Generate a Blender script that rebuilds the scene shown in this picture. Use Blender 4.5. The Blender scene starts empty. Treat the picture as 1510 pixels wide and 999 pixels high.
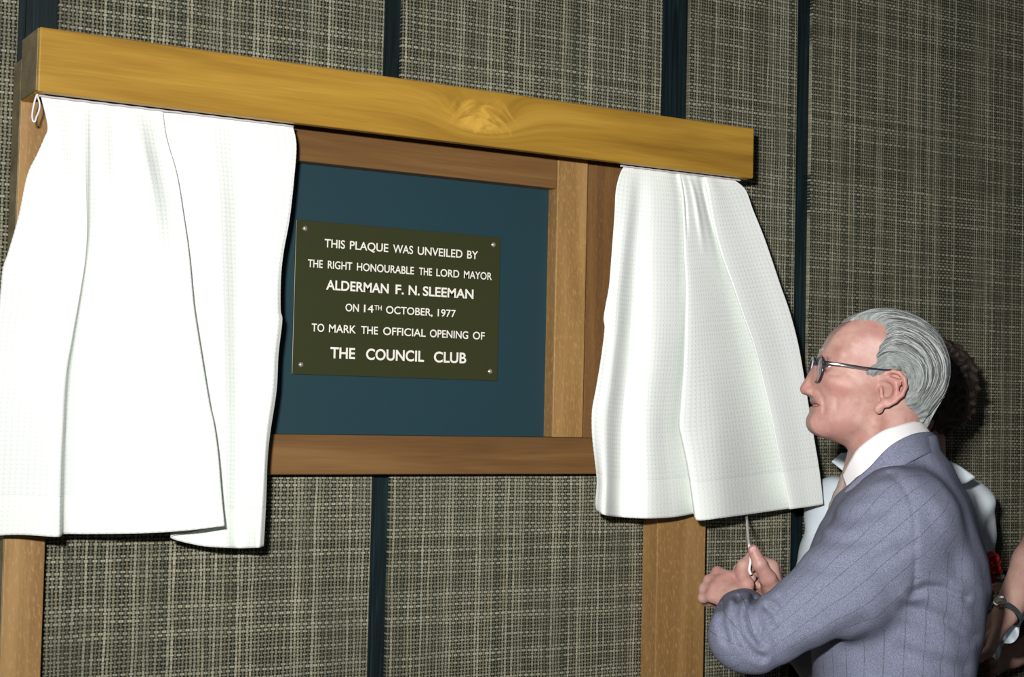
import bpy, math, random
import numpy as np
from mathutils import Matrix, Vector

# ------------------------------------------------------------------ camera, light, exposure
random.seed(7)
RNG = np.random.default_rng(7)
SC = bpy.context.scene
COL = SC.collection
W_PX, H_PX, F_PX = 1510.0, 999.0, 2295.6
CAM = np.array([0.0, -2.45, 1.5])
CR = np.array([0.85813464, -0.51293633, 0.02238894])
CU = np.array([-0.04243361, -0.02739792, 0.99872356])
CF = np.array([0.51166818, 0.85798932, 0.04527684])
cam_data = bpy.data.cameras.new('camera')
cam = bpy.data.objects.new('camera', cam_data)
COL.objects.link(cam)
cam_data.sensor_width = 36.0
cam_data.lens = F_PX / W_PX * 36.0
cam_data.clip_start = 0.05
M = Matrix.Identity(4)
for k in range(3):
    M[k][0], M[k][1], M[k][2], M[k][3] = CR[k], CU[k], -CF[k], CAM[k]
cam.matrix_world = M
SC.camera = cam
vs = SC.view_settings
vs.view_transform = 'Standard'
vs.look = 'None'
vs.gamma = 1.0
vs.use_curve_mapping = False
vs.exposure = 0.0
world = bpy.data.worlds.new('world')
SC.world = world
world.use_nodes = True
world.node_tree.nodes['Background'].inputs[0].default_value = (0.80, 0.92, 1.0, 1)
world.node_tree.nodes['Background'].inputs[1].default_value = 0.055
# the photographer's flash on its bracket, up and to the left of the lens
fl = bpy.data.lights.new('flash', 'AREA')
fl.shape = 'RECTANGLE'
fl.size, fl.size_y = 0.10, 0.06
fl.energy = 37.5
fl.spread = math.radians(110)
fl.color = (1.0, 0.985, 0.965)
flash = bpy.data.objects.new('flash', fl)
COL.objects.link(flash)
FP = Vector(CAM + CR * -0.17 + CU * 0.23 + CF * 0.02)
TGT = Vector((1.85, 0.0, 1.62))
flash.matrix_world = Matrix.Translation(FP) @ (TGT - FP).to_track_quat('-Z', 'Y').to_matrix().to_4x4()

# ------------------------------------------------------------------ helpers
def at(px, py, y):
    """the point seen at pixel (px, py) on the vertical plane y metres in front of (-) or behind (+) the frame"""
    d = (px - W_PX / 2) / F_PX * CR - (py - H_PX / 2) / F_PX * CU + CF
    return CAM + d * ((y - CAM[1]) / d[1])

def atd(px, py, depth):
    """the point seen at pixel (px, py) at a distance along the optical axis"""
    return CAM + depth * ((px - W_PX / 2) / F_PX * CR - (py - H_PX / 2) / F_PX * CU + CF)

def link(o, parent=None):
    COL.objects.link(o)
    if parent is not None:
        o.parent = parent
        o.matrix_parent_inverse = Matrix.Translation(-Vector(parent.location))
    return o

def mesh_obj(name, verts, faces, mat, parent=None, smooth=True, uv=None):
    me = bpy.data.meshes.new(name)
    verts = np.asarray(verts, float)
    me.from_pydata([tuple(v) for v in verts], [], [tuple(int(i) for i in f) for f in faces])
    if smooth:
        me.polygons.foreach_set('use_smooth', [True] * len(me.polygons))
    if uv is not None:
        uv = np.asarray(uv, float)
        lay = me.uv_layers.new(name='UVMap')
        idx = np.empty(len(me.loops), int)
        me.loops.foreach_get('vertex_index', idx)
        lay.data.foreach_set('uv', uv[idx].ravel())
    me.materials.append(mat)
    me.update()
    return link(bpy.data.objects.new(name, me), parent)

def thing(name, label, cat, loc=(0, 0, 0), group=None):
    o = bpy.data.objects.new(name, None)
    o.empty_display_size = 0.05
    o.location = loc
    COL.objects.link(o)
    return tag(o, label, cat, group)

def tag(o, label, cat, group=None):
    o['label'] = label
    o['category'] = cat
    if group:
        o['group'] = group
    return o

def struct(o):
    o['kind'] = 'structure'
    return o

def bevel(o, w=0.003, seg=2):
    m = o.modifiers.new('bevel', 'BEVEL')
    m.width = w
    m.segments = seg
    m.limit_method = 'ANGLE'
    return o

def box(name, x0, x1, y0, y1, z0, z1, mat, parent=None, bev=0.0):
    v = [(x, y, z) for x in (x0, x1) for y in (y0, y1) for z in (z0, z1)]
    f = [(0, 1, 3, 2), (4, 6, 7, 5), (0, 4, 5, 1), (2, 3, 7, 6), (0, 2, 6, 4), (1, 5, 7, 3)]
    o = mesh_obj(name, v, f, mat, parent, smooth=False)
    if bev:
        bevel(o, bev)
    return o

def spline(pts, n, closed=False):
    """centripetal-free Catmull-Rom through pts (any dimension), n samples by parameter"""
    P = np.asarray(pts, float)
    if len(P) == 2:
        t = np.linspace(0, 1, n)[:, None]
        return P[0] * (1 - t) + P[1] * t
    Q = np.vstack([2 * P[0] - P[1], P, 2 * P[-1] - P[-2]])
    t = np.linspace(0, len(P) - 1 - 1e-9, n)
    i = t.astype(int)
    u = (t - i)[:, None]
    a, b, c, d = Q[i], Q[i + 1], Q[i + 2], Q[i + 3]
    return 0.5 * (2 * b + (c - a) * u + (2 * a - 5 * b + 4 * c - d) * u ** 2 + (3 * b - a - 3 * c + d) * u ** 3)

def tube_geo(path, rad, sides=10, flat=1.0):
    P = np.asarray(path, float)
    n = len(P)
    R = np.broadcast_to(np.asarray(rad, float), (n,))
    T = np.gradient(P, axis=0)
    T /= np.linalg.norm(T, axis=1)[:, None] + 1e-12
    ref = np.array([0, 0, 1.0]) if abs(T[0][2]) < 0.9 else np.array([1.0, 0, 0])
    A = np.cross(T[0], ref)
    A /= np.linalg.norm(A)
    V, F = [], []
    for k in range(n):
        A = A - T[k] * (A @ T[k])
        A /= np.linalg.norm(A)
        B = np.cross(T[k], A)
        for s in range(sides):
            th = 2 * math.pi * s / sides
            V.append(P[k] + R[k] * (math.cos(th) * A + flat * math.sin(th) * B))
    for k in range(n - 1):
        for s in range(sides):
            s2 = (s + 1) % sides
            F.append((k * sides + s, k * sides + s2, (k + 1) * sides + s2, (k + 1) * sides + s))
    F.append(tuple(range(sides - 1, -1, -1)))
    F.append(tuple((n - 1) * sides + s for s in range(sides)))
    return V, F

def join_geo(parts):
    V, F = [], []
    for v, f in parts:
        o = len(V)
        V.extend(list(v))
        F.extend([tuple(i + o for i in q) for q in f])
    return V, F

# ------------------------------------------------------------------ node helper
class Mat:
    def __init__(s, name, rough=0.6, spec=0.5):
        s.m = bpy.data.materials.new(name)
        s.m.use_nodes = True
        s.nt = s.m.node_tree
        s.b = s.nt.nodes['Principled BSDF']
        s.b.inputs['Roughness'].default_value = rough
        s.b.inputs['Specular IOR Level'].default_value = spec
        s._tc = None
    def set(s, sock, v):
        if isinstance(v, bpy.types.NodeSocket):
            s.nt.links.new(v, sock)
        elif isinstance(v, (tuple, list)) and sock.type == 'RGBA' and len(v) == 3:
            sock.default_value = (*v, 1)
        else:
            sock.default_value = v
    def node(s, t, ins=None, **pr):
        n = s.nt.nodes.new(t)
        for k, v in pr.items():
            setattr(n, k, v)
        for k, v in (ins or {}).items():
            s.set(n.inputs[k], v)
        return n
    def coord(s, which='Object'):
        if s._tc is None:
            s._tc = s.nt.nodes.new('ShaderNodeTexCoord')
        return s._tc.outputs[which]
    def xyz(s, v):
        n = s.node('ShaderNodeSeparateXYZ', {0: v})
        return n.outputs[0], n.outputs[1], n.outputs[2]
    def vec(s, x, y, z):
        return s.node('ShaderNodeCombineXYZ', {0: x, 1: y, 2: z}).outputs[0]
    def ma(s, op, a, b=0.0, c=0.0, clamp=False):
        n = s.node('ShaderNodeMath', {0: a, 1: b, 2: c}, operation=op)
        n.use_clamp = clamp
        return n.outputs[0]
    def smooth(s, x, lo, hi, o0=0.0, o1=1.0):
        return s.node('ShaderNodeMapRange', {0: x, 1: lo, 2: hi, 3: o0, 4: o1}, interpolation_type='SMOOTHSTEP').outputs[0]
    def noise(s, v, scale=5.0, detail=2.0, rough=0.5, dist=0.0):
        return s.node('ShaderNodeTexNoise', {'Vector': v, 'Scale': scale, 'Detail': detail, 'Roughness': rough, 'Distortion': dist}).outputs[0]
    def white(s, v):
        return s.node('ShaderNodeTexWhiteNoise', {'Vector': v}, noise_dimensions='3D').outputs[0]
    def ramp(s, f, stops):
        n = s.node('ShaderNodeValToRGB', {0: f})
        e = n.color_ramp.elements
        while len(e) < len(stops):
            e.new(0.5)
        for k, (p, c) in enumerate(stops):
            e[k].position = p
            e[k].color = (*c, 1)
        return n.outputs[0]
    def mix(s, f, a, b, mode='MIX'):
        n = s.nt.nodes.new('ShaderNodeMix')
        n.data_type = 'RGBA'
        n.blend_type = mode
        s.set(n.inputs[0], f)
        s.set(n.inputs[6], a)
        s.set(n.inputs[7], b)
        return n.outputs[2]
    def color(s, c):
        s.set(s.b.inputs['Base Color'], c)
        return s
    def bump(s, h, strength=0.3, dist=0.002):
        n = s.node('ShaderNodeBump', {'Strength': strength, 'Distance': dist, 'Height': h})
        s.nt.links.new(n.outputs[0], s.b.inputs['Normal'])
        return s

def plain(name, c, rough=0.6, spec=0.5, metal=0.0):
    m = Mat(name, rough, spec)
    n = m.noise(m.coord(), 60, 3)
    m.color(m.mix(m.ma('MULTIPLY', n, 0.25), c, tuple(k * 0.75 for k in c)))
    m.b.inputs['Metallic'].default_value = metal
    return m.m

def wood(name, c_light, c_mid, c_dark, axis='x', rough=0.45, knot=None, fleck=0.0, spec=0.4):
    m = Mat(name, rough, spec)
    x, y, z = m.xyz(m.coord())
    a, b = (x, z) if axis == 'x' else (z, x)
    if knot:
        kx, kz = knot
        dx = m.ma('SUBTRACT', x, kx)
        dz = m.ma('SUBTRACT', z, kz)
        r2 = m.ma('ADD', m.ma('POWER', m.ma('DIVIDE', dx, 0.085), 2.0), m.ma('POWER', m.ma('DIVIDE', dz, 0.045), 2.0))
        g = m.ma('EXPONENT', m.ma('MULTIPLY', r2, -1.0))
        b = m.ma('ADD', b, m.ma('MULTIPLY', g, 0.055))
        a = m.ma('ADD', a, m.ma('MULTIPLY', g, 0.25))
    v1 = m.vec(m.ma('MULTIPLY', a, 1.5), m.ma('MULTIPLY', y, 14.0), m.ma('MULTIPLY', b, 22.0))
    big = m.noise(v1, 1.0, 3, 0.55, 0.6)
    v2 = m.vec(m.ma('MULTIPLY', a, 9.0), m.ma('MULTIPLY', y, 30.0), m.ma('MULTIPLY', b, 260.0))
    fine = m.noise(v2, 1.0, 2, 0.6)
    f = m.ma('ADD', m.ma('MULTIPLY', big, 0.8), m.ma('MULTIPLY', fine, 0.2))
    c = m.ramp(f, [(0.30, c_dark), (0.5, c_mid), (0.68, c_light)])
    if knot:
        sw = m.noise(m.vec(m.ma('MULTIPLY', dx, 26.0), 0.0, m.ma('ADD', m.ma('MULTIPLY', dz, 60.0), m.ma('MULTIPLY', m.ma('POWER', m.ma('MULTIPLY', dx, 12.0), 2.0), 4.0))), 1.0, 2, 0.5, 1.0)
        c = m.mix(m.ma('MULTIPLY', m.smooth(m.ma('MULTIPLY', g, sw), 0.25, 0.6), 0.7), c, tuple(min(1, k * 1.5 + 0.01) for k in c_light))
    if fleck:
        v3 = m.vec(m.ma('MULTIPLY', a, 70.0), m.ma('MULTIPLY', y, 260.0), m.ma('ADD', m.ma('MULTIPLY', b, 260.0), m.ma('MULTIPLY', a, 40.0)))
        fl_ = m.smooth(m.noise(v3, 1.0, 2, 0.6), 0.5, 0.72)
        c = m.mix(m.ma('MULTIPLY', fl_, fleck), c, tuple(min(1, k * 1.35) for k in c_light))
    m.color(c)
    m.bump(fine, 0.08, 0.001)
    return m.m

def weave_material():
    m = Mat('woven_grass_cloth', 0.85, 0.25)
    x, y, z = m.xyz(m.coord())
    wob = m.noise(m.vec(m.ma('MULTIPLY', x, 30.0), 0.0, m.ma('MULTIPLY', z, 9.0)), 1.0, 2)
    wob2 = m.noise(m.vec(m.ma('MULTIPLY', x, 9.0), 3.0, m.ma('MULTIPLY', z, 30.0)), 1.0, 2)
    P = 0.0066
    cx_ = m.ma('DIVIDE', m.ma('ADD', x, m.ma('MULTIPLY', wob, 0.006)), P)
    cz_ = m.ma('DIVIDE', m.ma('ADD', z, m.ma('MULTIPLY', wob2, 0.006)), P)
    i, j = m.ma('FLOOR', cx_), m.ma('FLOOR', cz_)
    fx, fz = m.ma('FRACT', cx_), m.ma('FRACT', cz_)
    ri = m.white(m.vec(i, 1.0, 0.0))
    rj = m.white(m.vec(0.0, 5.0, j))
    wv = m.ma('ADD', 0.12, m.ma('MULTIPLY', ri, 0.13))
    wh = m.ma('ADD', 0.12, m.ma('MULTIPLY', rj, 0.12))
    av = m.ma('ABSOLUTE', m.ma('SUBTRACT', fx, 0.5))
    ah = m.ma('ABSOLUTE', m.ma('SUBTRACT', fz, 0.5))
    vm = m.ma('SUBTRACT', 1.0, m.smooth(m.ma('SUBTRACT', av, wv), 0.0, 0.12))
    hm = m.ma('SUBTRACT', 1.0, m.smooth(m.ma('SUBTRACT', ah, wh), 0.0, 0.12))
    par = m.ma('ABSOLUTE', m.ma('MODULO', m.ma('ADD', i, j), 2.0))
    slub_v = m.noise(m.vec(m.ma('MULTIPLY', i, 7.31), 0.0, m.ma('MULTIPLY', z, 16.0)), 1.0, 2)
    slub_h = m.noise(m.vec(m.ma('MULTIPLY', x, 16.0), 0.0, m.ma('MULTIPLY', j, 7.77)), 1.0, 2)
    cv = m.ramp(m.ma('ADD', m.ma('MULTIPLY', ri, 0.5), m.ma('MULTIPLY', slub_v, 0.5)),
                [(0.18, (0.13, 0.13, 0.095)), (0.38, (0.25, 0.205, 0.145)), (0.58, (0.34, 0.30, 0.235)), (0.80, (0.60, 0.54, 0.45))])
    ch = m.ramp(m.ma('ADD', m.ma('MULTIPLY', rj, 0.25), m.ma('MULTIPLY', slub_h, 0.75)),
                [(0.28, (0.16, 0.17, 0.135)), (0.48, (0.33, 0.33, 0.275)), (0.72, (0.62, 0.60, 0.52))])
    base = (0.008, 0.014, 0.012)
    hv = m.ma('MULTIPLY', hm, m.ma('ADD', 0.25, m.ma('MULTIPLY', par, 0.75)))
    vv = m.ma('MULTIPLY', vm, m.ma('SUBTRACT', 0.95, m.ma('MULTIPLY', par, 0.45)))
    c = m.mix(hv, base, ch)
    c = m.mix(vv, c, cv)
    patch = m.noise(m.vec(m.ma('MULTIPLY', x, 14.0), 0.0, m.ma('MULTIPLY', z, 5.0)), 1.0, 3)
    c = m.mix(m.smooth(patch, 0.4, 0.75, 0.0, 0.35), c, (0.075, 0.08, 0.06))
    c = m.mix(1.0, c, (0.70, 0.715, 0.615), 'MULTIPLY')
    m.color(c)
    m.bump(m.ma('MAXIMUM', vv, hv), 0.5, 0.0012)
    return m.m

def waffle_material():
    m = Mat('white_waffle_cotton', 0.9, 0.15)
    u, v, _ = m.xyz(m.coord('UV'))
    P = 0.0085
    n = m.noise(m.vec(u, v, 0.0), 25, 2)
    fu = m.ma('ABSOLUTE', m.ma('SUBTRACT', m.ma('FRACT', m.ma('DIVIDE', m.ma('ADD', u, m.ma('MULTIPLY', n, 0.003)), P)), 0.5))
    fv = m.ma('ABSOLUTE', m.ma('SUBTRACT', m.ma('FRACT', m.ma('DIVIDE', v, P)), 0.5))
    cell = m.ma('MULTIPLY', m.smooth(fu, 0.22, 0.42), m.smooth(fv, 0.22, 0.42))
    line = m.ma('MAXIMUM', m.smooth(fu, 0.25, 0.45), m.smooth(fv, 0.25, 0.45))
    hem = m.smooth(v, 0.070, 0.074)           # v is metres above the hem edge
    big = m.noise(m.vec(u, v, 2.0), 6, 2)
    k = m.ma('MULTIPLY', m.ma('MULTIPLY', line, hem), m.smooth(big, 0.3, 0.6, 0.35, 1.0))
    c = m.mix(k, (0.84, 0.875, 0.835), (0.765, 0.800, 0.770))
    m.color(c)
    st = m.ma('MULTIPLY', m.smooth(m.ma('ABSOLUTE', m.ma('SUBTRACT', v, 0.072)), 0.0, 0.0025, 1.0, 0.0), -1.0)
    cr = m.smooth(m.ma('ABSOLUTE', m.ma('SUBTRACT', v, 0.365)), 0.0, 0.006, 1.0, 0.0)
    m.bump(m.ma('ADD', m.ma('ADD', m.ma('MULTIPLY', cell, -0.6), m.ma('MULTIPLY', st, 1.2)), m.ma('MULTIPLY', cr, 0.8)), 0.35, 0.0015)
    return m.m

MAT_WEAVE = weave_material()
MAT_WAFFLE = waffle_material()
def strip_material():
    m = Mat('dark_teal_batten', 0.4, 0.4)
    x, y, z = m.xyz(m.coord())
    n = m.noise(m.vec(m.ma('MULTIPLY', x, 120.0), 0.0, m.ma('MULTIPLY', z, 4.0)), 1.0, 3, 0.5, 1.2)
    m.color(m.ramp(n, [(0.35, (0.003, 0.006, 0.007)), (0.58, (0.006, 0.016, 0.018)), (0.80, (0.020, 0.042, 0.046))]))
    return m.m
MAT_STRIP = strip_material()
MAT_PELMET = wood('golden_varnished_wood', (0.47, 0.275, 0.043), (0.36, 0.198, 0.027), (0.245, 0.126, 0.017), 'x', 0.35, knot=(1.330, 2.008))
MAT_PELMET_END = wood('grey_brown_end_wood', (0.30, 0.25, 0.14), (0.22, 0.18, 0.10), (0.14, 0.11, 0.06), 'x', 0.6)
MAT_RAIL = wood('reddish_brown_wood', (0.23, 0.125, 0.044), (0.17, 0.086, 0.030), (0.115, 0.056, 0.019), 'x', 0.4)
MAT_POST = wood('pale_brown_wood', (0.38, 0.225, 0.085), (0.285, 0.16, 0.055), (0.20, 0.105, 0.034), 'z', 0.45, fleck=0.5)
MAT_PANEL = wood('dull_brown_panel', (0.23, 0.125, 0.045), (0.17, 0.085, 0.03), (0.11, 0.055, 0.02), 'z', 0.5, fleck=0.25)
MAT_BOARD = plain('dark_teal_board', (0.013, 0.042, 0.055), 0.55, 0.3)
MAT_PLATE = plain('olive_green_plate', (0.036, 0.040, 0.014), 0.35, 0.4)
MAT_LETTER = plain('white_engraved_letters', (0.80, 0.78, 0.70), 0.6)
MAT_TAPE = plain('grey_white_tape', (0.52, 0.50, 0.50), 0.8)
MAT_SCREW = plain('nickel_screw', (0.65, 0.55, 0.52), 0.3, 0.5, 0.7)
MAT_CORD = plain('white_cotton_cord', (0.80, 0.78, 0.80), 0.8)
MAT_FLOOR = plain('brown_carpet', (0.10, 0.075, 0.055), 0.95)

# ------------------------------------------------------------------ the room
WALL_Y = 0.05
ZTOP = 2.75
X0, X1 = -1.6, 4.2
edges = []
for (a, b, ya) in ((28, 87, 20), (567.5, 594, 20), (978, 1018.5, 20), (1177.3, 1198.7, 20)):
    edges.append((at(a, ya, WALL_Y)[0], at(b, ya, WALL_Y)[0]))
wall = struct(box('wall_back', X0, X1, WALL_Y + 0.012, WALL_Y + 0.15, 0, ZTOP, MAT_STRIP))
cuts = [X0] + [e for ab in edges for e in ab] + [2.98, 3.02, X1]
for k in range(0, len(cuts) - 1, 2):
    bevel(box('wall_panel', cuts[k], cuts[k + 1], WALL_Y, WALL_Y + 0.0115, 0.0, ZTOP, MAT_WEAVE, wall), 0.002, 2)
for k, (a, b) in enumerate(edges):
    w = b - a
    o = struct(bevel(box('trim_%d' % (k + 1), a, a + w * 0.2, WALL_Y + 0.006, WALL_Y + 0.0118, 0, ZTOP, MAT_STRIP), 0.001, 1))
floor = struct(box('floor', X0, X1, -4.0, WALL_Y + 0.15, -0.1, 0.0, MAT_FLOOR))

# ------------------------------------------------------------------ the wooden display frame
frame = thing('display_frame', 'tall golden and brown wooden frame with a pelmet standing against the woven wall', 'frame', (1.25, 0.0, 0.0))
PZ0, PZ1 = 1.5 + 0.459, 1.5 + 0.557
bevel(box('pelmet', 0.566, 1.941, -0.10, -0.082, PZ0, PZ1, MAT_PELMET, frame), 0.003, 3)
box('pelmet_top', 0.5835, 1.9235, -0.0818, -0.0005, PZ1 - 0.0185, PZ1 - 0.0015, MAT_PELMET, frame)
for a, b in ((0.5662, 0.5832), (1.9238, 1.9408)):
    bevel(box('pelmet_side', a, b, -0.0818, -0.0005, PZ0, PZ1 - 0.0005, MAT_PELMET, frame), 0.001, 1)
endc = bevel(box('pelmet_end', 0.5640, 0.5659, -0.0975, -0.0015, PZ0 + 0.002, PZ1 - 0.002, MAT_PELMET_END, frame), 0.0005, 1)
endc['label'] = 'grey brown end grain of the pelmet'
XL0, XL1, XR0, XR1 = 0.5655, 0.6275, 1.7985, 1.9165
ZR0, ZR1 = 1.381, 1.449
for a, b, t in ((XL0, XL1, PZ1 - 0.03), (XR0, XR1, PZ1 - 0.03)):
    bevel(box('post', a, b, 0.0, 0.049, 0.0, t, MAT_POST, frame), 0.002, 2)
pe = box('post_shaded_side', XL0 - 0.0012, XL0 - 0.0001, 0.001, 0.048, 0.0, PZ1 - 0.032, MAT_PELMET_END, frame)  # thin slab for the unvarnished side, its shade put into the grey-brown
pe['label'] = 'grey brown side of the left post, its shade put into the colour'
bevel(box('bottom_rail', XL1 + 0.0003, XR0 - 0.0003, 0.0005, 0.046, ZR0, ZR1, MAT_RAIL, frame), 0.002, 2)
ST0, ST1 = 1.553, 1.621
LT0, LT1 = 0.905, 0.973
for a, b in ((LT0, LT1), (ST0, ST1)):
    bevel(box('stile', a, b, 0.0, 0.046, ZR1 + 0.0003, PZ1 - 0.03, MAT_POST, frame), 0.002, 2)
bevel(box('top_rail', LT1 + 0.0003, ST0 - 0.0003, 0.002, 0.046, 1.9145, PZ1 - 0.03, MAT_RAIL, frame), 0.002, 2)
for a, b in ((XL1, LT0), (ST1, XR0)):
    box('side_panel', a + 0.0003, b - 0.0003, 0.012, 0.046, ZR1 + 0.0003, PZ1 - 0.03, MAT_PANEL, frame)
box('backing_board', LT1 + 0.0003, ST0 - 0.0003, 0.030, 0.046, ZR1 + 0.0003, 1.9142, MAT_BOARD, frame)

# ------------------------------------------------------------------ the plaque
PY = 0.0262
plTL, plTR, plBR, plBL = at(437, 324, PY), at(739, 350, PY), at(733, 561, PY), at(430, 553, PY)
px0, px1 = (plTL[0] + plBL[0]) / 2, (plTR[0] + plBR[0]) / 2
pz0, pz1 = (plBL[2] + plBR[2]) / 2, (plTL[2] + plTR[2]) / 2
plaque = thing('plaque', 'dark olive engraved plaque with white lettering screwed to the teal board', 'plaque', ((px0 + px1) / 2, 0.03, pz0))
bevel(box('plate', px0, px1, PY, 0.0299, pz0, pz1, MAT_PLATE, plaque), 0.0008, 2)
for sx, sy in ((450, 337), (728, 361), (444, 538), (723, 548)):
    c = at(sx, sy, PY)
    V, F = [], []
    rings = [(0.0, 0.0022), (0.0022, 0.0021), (0.0037, 0.0013), (0.0043, 0.0)]
    V.append((c[0], PY - 0.0022, c[2]))
    for r, h in rings[1:]:
        for s in range(16):
            th = s / 16 * 2 * math.pi
            V.append((c[0] + r * math.cos(th), PY - h, c[2] + r * math.sin(th)))
    for s in range(16):
        F.append((0, 1 + s, 1 + (s + 1) % 16))
        for q in range(len(rings) - 2):
            F.append((1 + q * 16 + s, 17 + q * 16 + s, 17 + q * 16 + (s + 1) % 16, 1 + q * 16 + (s + 1) % 16))
    F.append(tuple(1 + (len(rings) - 2) * 16 + s for s in range(16)))
    mesh_obj('screw', V, F, MAT_SCREW, plaque)

def text_geo(s, bold):
    cu = bpy.data.curves.new('tmp_text', 'FONT')
    cu.body = s
    cu.offset = bold
    cu.extrude = 0.02
    ob = bpy.data.objects.new('tmp_text', cu)
    COL.objects.link(ob)
    dg = bpy.context.evaluated_depsgraph_get()
    me = ob.evaluated_get(dg).to_mesh()
    V = np.array([v.co[:] for v in me.vertices])
    F = [tuple(p.vertices) for p in me.polygons]
    ob.evaluated_get(dg).to_mesh_clear()
    bpy.data.objects.remove(ob)
    bpy.data.curves.remove(cu)
    return V, F
CAPH = text_geo('H', 0.0)[0][:, 1].max()
def cx4(c): return 400 + c / 3.567
LINES = [  # words with their pixel extents, left and right baseline points, cap height in pixels, weight
    ([('THIS', 280, 387), ('PLAQUE', 413, 615), ('WAS', 640, 745), ('UNVEILED', 770, 1005), ('BY', 1030, 1087)], (480, 365), (704.7, 382.1), 11.6, 0.012),
    ([('THE', 192, 270), ('RIGHT', 297, 425), ('HONOURABLE', 450, 750), ('THE', 777, 845), ('LORD', 868, 988), ('MAYOR', 1013, 1160)], (453.8, 393.6), (725, 413.3), 10.8, 0.012),
    ([('ALDERMAN', 288, 617), ('F.', 653, 697), ('N.', 722, 780), ('SLEEMAN', 797, 1063)], (480.7, 427), (698, 440.7), 13.3, 0.022),
    ([('ON', 390, 460), ('14', 487, 537), ('TH', 542, 580), ('OCTOBER,', 603, 848), ('1977', 875, 970)], (509, 459), (672, 468.0), 10.6, 0.012),
    ([('TO', 212, 278), ('MARK', 303, 445), ('THE', 472, 560), ('OFFICIAL', 588, 812), ('OPENING', 834, 1035), ('OF', 1060, 1122)], (459.4, 488.4), (714.5, 501.5), 11.0, 0.012),
    ([('THE', 310, 440), ('COUNCIL', 498, 803), ('CLUB', 855, 1025)], (487, 528.5), (687, 535.5), 15.2, 0.022),
]
for words, bl, br, ch, wt in LINES:
    zb = (at(*bl, PY)[2] + at(*br, PY)[2]) / 2
    mx, my = (bl[0] + br[0]) / 2, (bl[1] + br[1]) / 2
    chm = at(mx, my - ch, PY)[2] - at(mx, my, PY)[2]
    geo = []
    for wd, a, b in words:
        V, F = text_geo(wd, wt)
        pa, pb = cx4(a), cx4(b)
        xa = at(pa, np.interp(pa, [bl[0], br[0]], [bl[1], br[1]]), PY)[0]
        xb = at(pb, np.interp(pb, [bl[0], br[0]], [bl[1], br[1]]), PY)[0]
        sx = (xb - xa) / (V[:, 0].max() - V[:, 0].min())
        h, lift = (chm * 0.66, chm * 0.36) if wd == 'TH' else (chm, 0.0)
        Q = np.empty_like(V)
        Q[:, 0] = xa + (V[:, 0] - V[:, 0].min()) * sx
        Q[:, 2] = zb + lift + V[:, 1] * (h / CAPH)
        Q[:, 1] = PY - 0.00008 - V[:, 2] * 0.005
        geo.append((Q, F))
    V, F = join_geo(geo)
    mesh_obj('lettering', V, F, MAT_LETTER, plaque, smooth=False)

# ------------------------------------------------------------------ curtains
NV = 150
def col_pts(pl, n=NV):
    """a polyline of (px, py, y) resampled evenly by height in the picture"""
    P = np.asarray(pl, float)
    t = np.linspace(0, 1, n)
    d = np.r_[0, np.cumsum(np.abs(np.diff(P[:, 1])) + 1e-6)]
    d /= d[-1]
    S = spline(P, 400)
    ds = np.r_[0, np.cumsum(np.linalg.norm(np.diff(S[:, :2], axis=0), axis=1))]
    ds /= ds[-1]
    return np.stack([np.interp(t, ds, S[:, k]) for k in range(3)], 1)

def curtain(name, label, cols, sub, width, height, ripples):
    C = np.array([col_pts(c) for c in cols])              # K x NV x 3
    K = len(cols)
    rows = []
    for v in range(NV):
        rows.append(spline(C[:, v, :], (K - 1) * sub + 1))
    S = np.array(rows)                                    # NV x NU x 3
    NU = S.shape[1]
    uu = np.linspace(0, 1, NU)
    tt = np.linspace(0, 1, NV)
    Wd = np.zeros((NV, NU, 3))
    for v in range(NV):
        for u in range(NU):
            px, py, y = S[v, u]
            for (uc, us, amp, v0, v1, drift) in ripples:
                g = math.exp(-((uu[u] - uc - drift * tt[v]) / us) ** 2)
                e = min(1, max(0, (tt[v] - v0) / 0.12)) * min(1, max(0, (v1 - tt[v]) / 0.2))
                y += amp * g * e
            Wd[v, u] = at(px, py, min(max(y, -0.0795) if tt[v] < 0.03 else y, -0.008))
            Wd[v, u, 2] = min(Wd[v, u, 2], PZ0 - 0.0005)
    V = Wd.reshape(-1, 3)
    UV = np.zeros((NV, NU, 2))
    seg = np.linalg.norm(np.diff(Wd, axis=1), axis=2).mean(0)
    UV[:, :, 0] = np.r_[0, np.cumsum(seg)][None, :]
    UV[:, :, 1] = ((1 - tt) * height)[:, None]
    F = [(v * NU + u, (v + 1) * NU + u, (v + 1) * NU + u + 1, v * NU + u + 1) for v in range(NV - 1) for u in range(NU - 1)]
    o = mesh_obj(name, V, F, MAT_WAFFLE, None, uv=UV.reshape(-1, 2))
    s = o.modifiers.new('thickness', 'SOLIDIFY')
    s.thickness = 0.0016
    s.offset = 0
    return o

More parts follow.
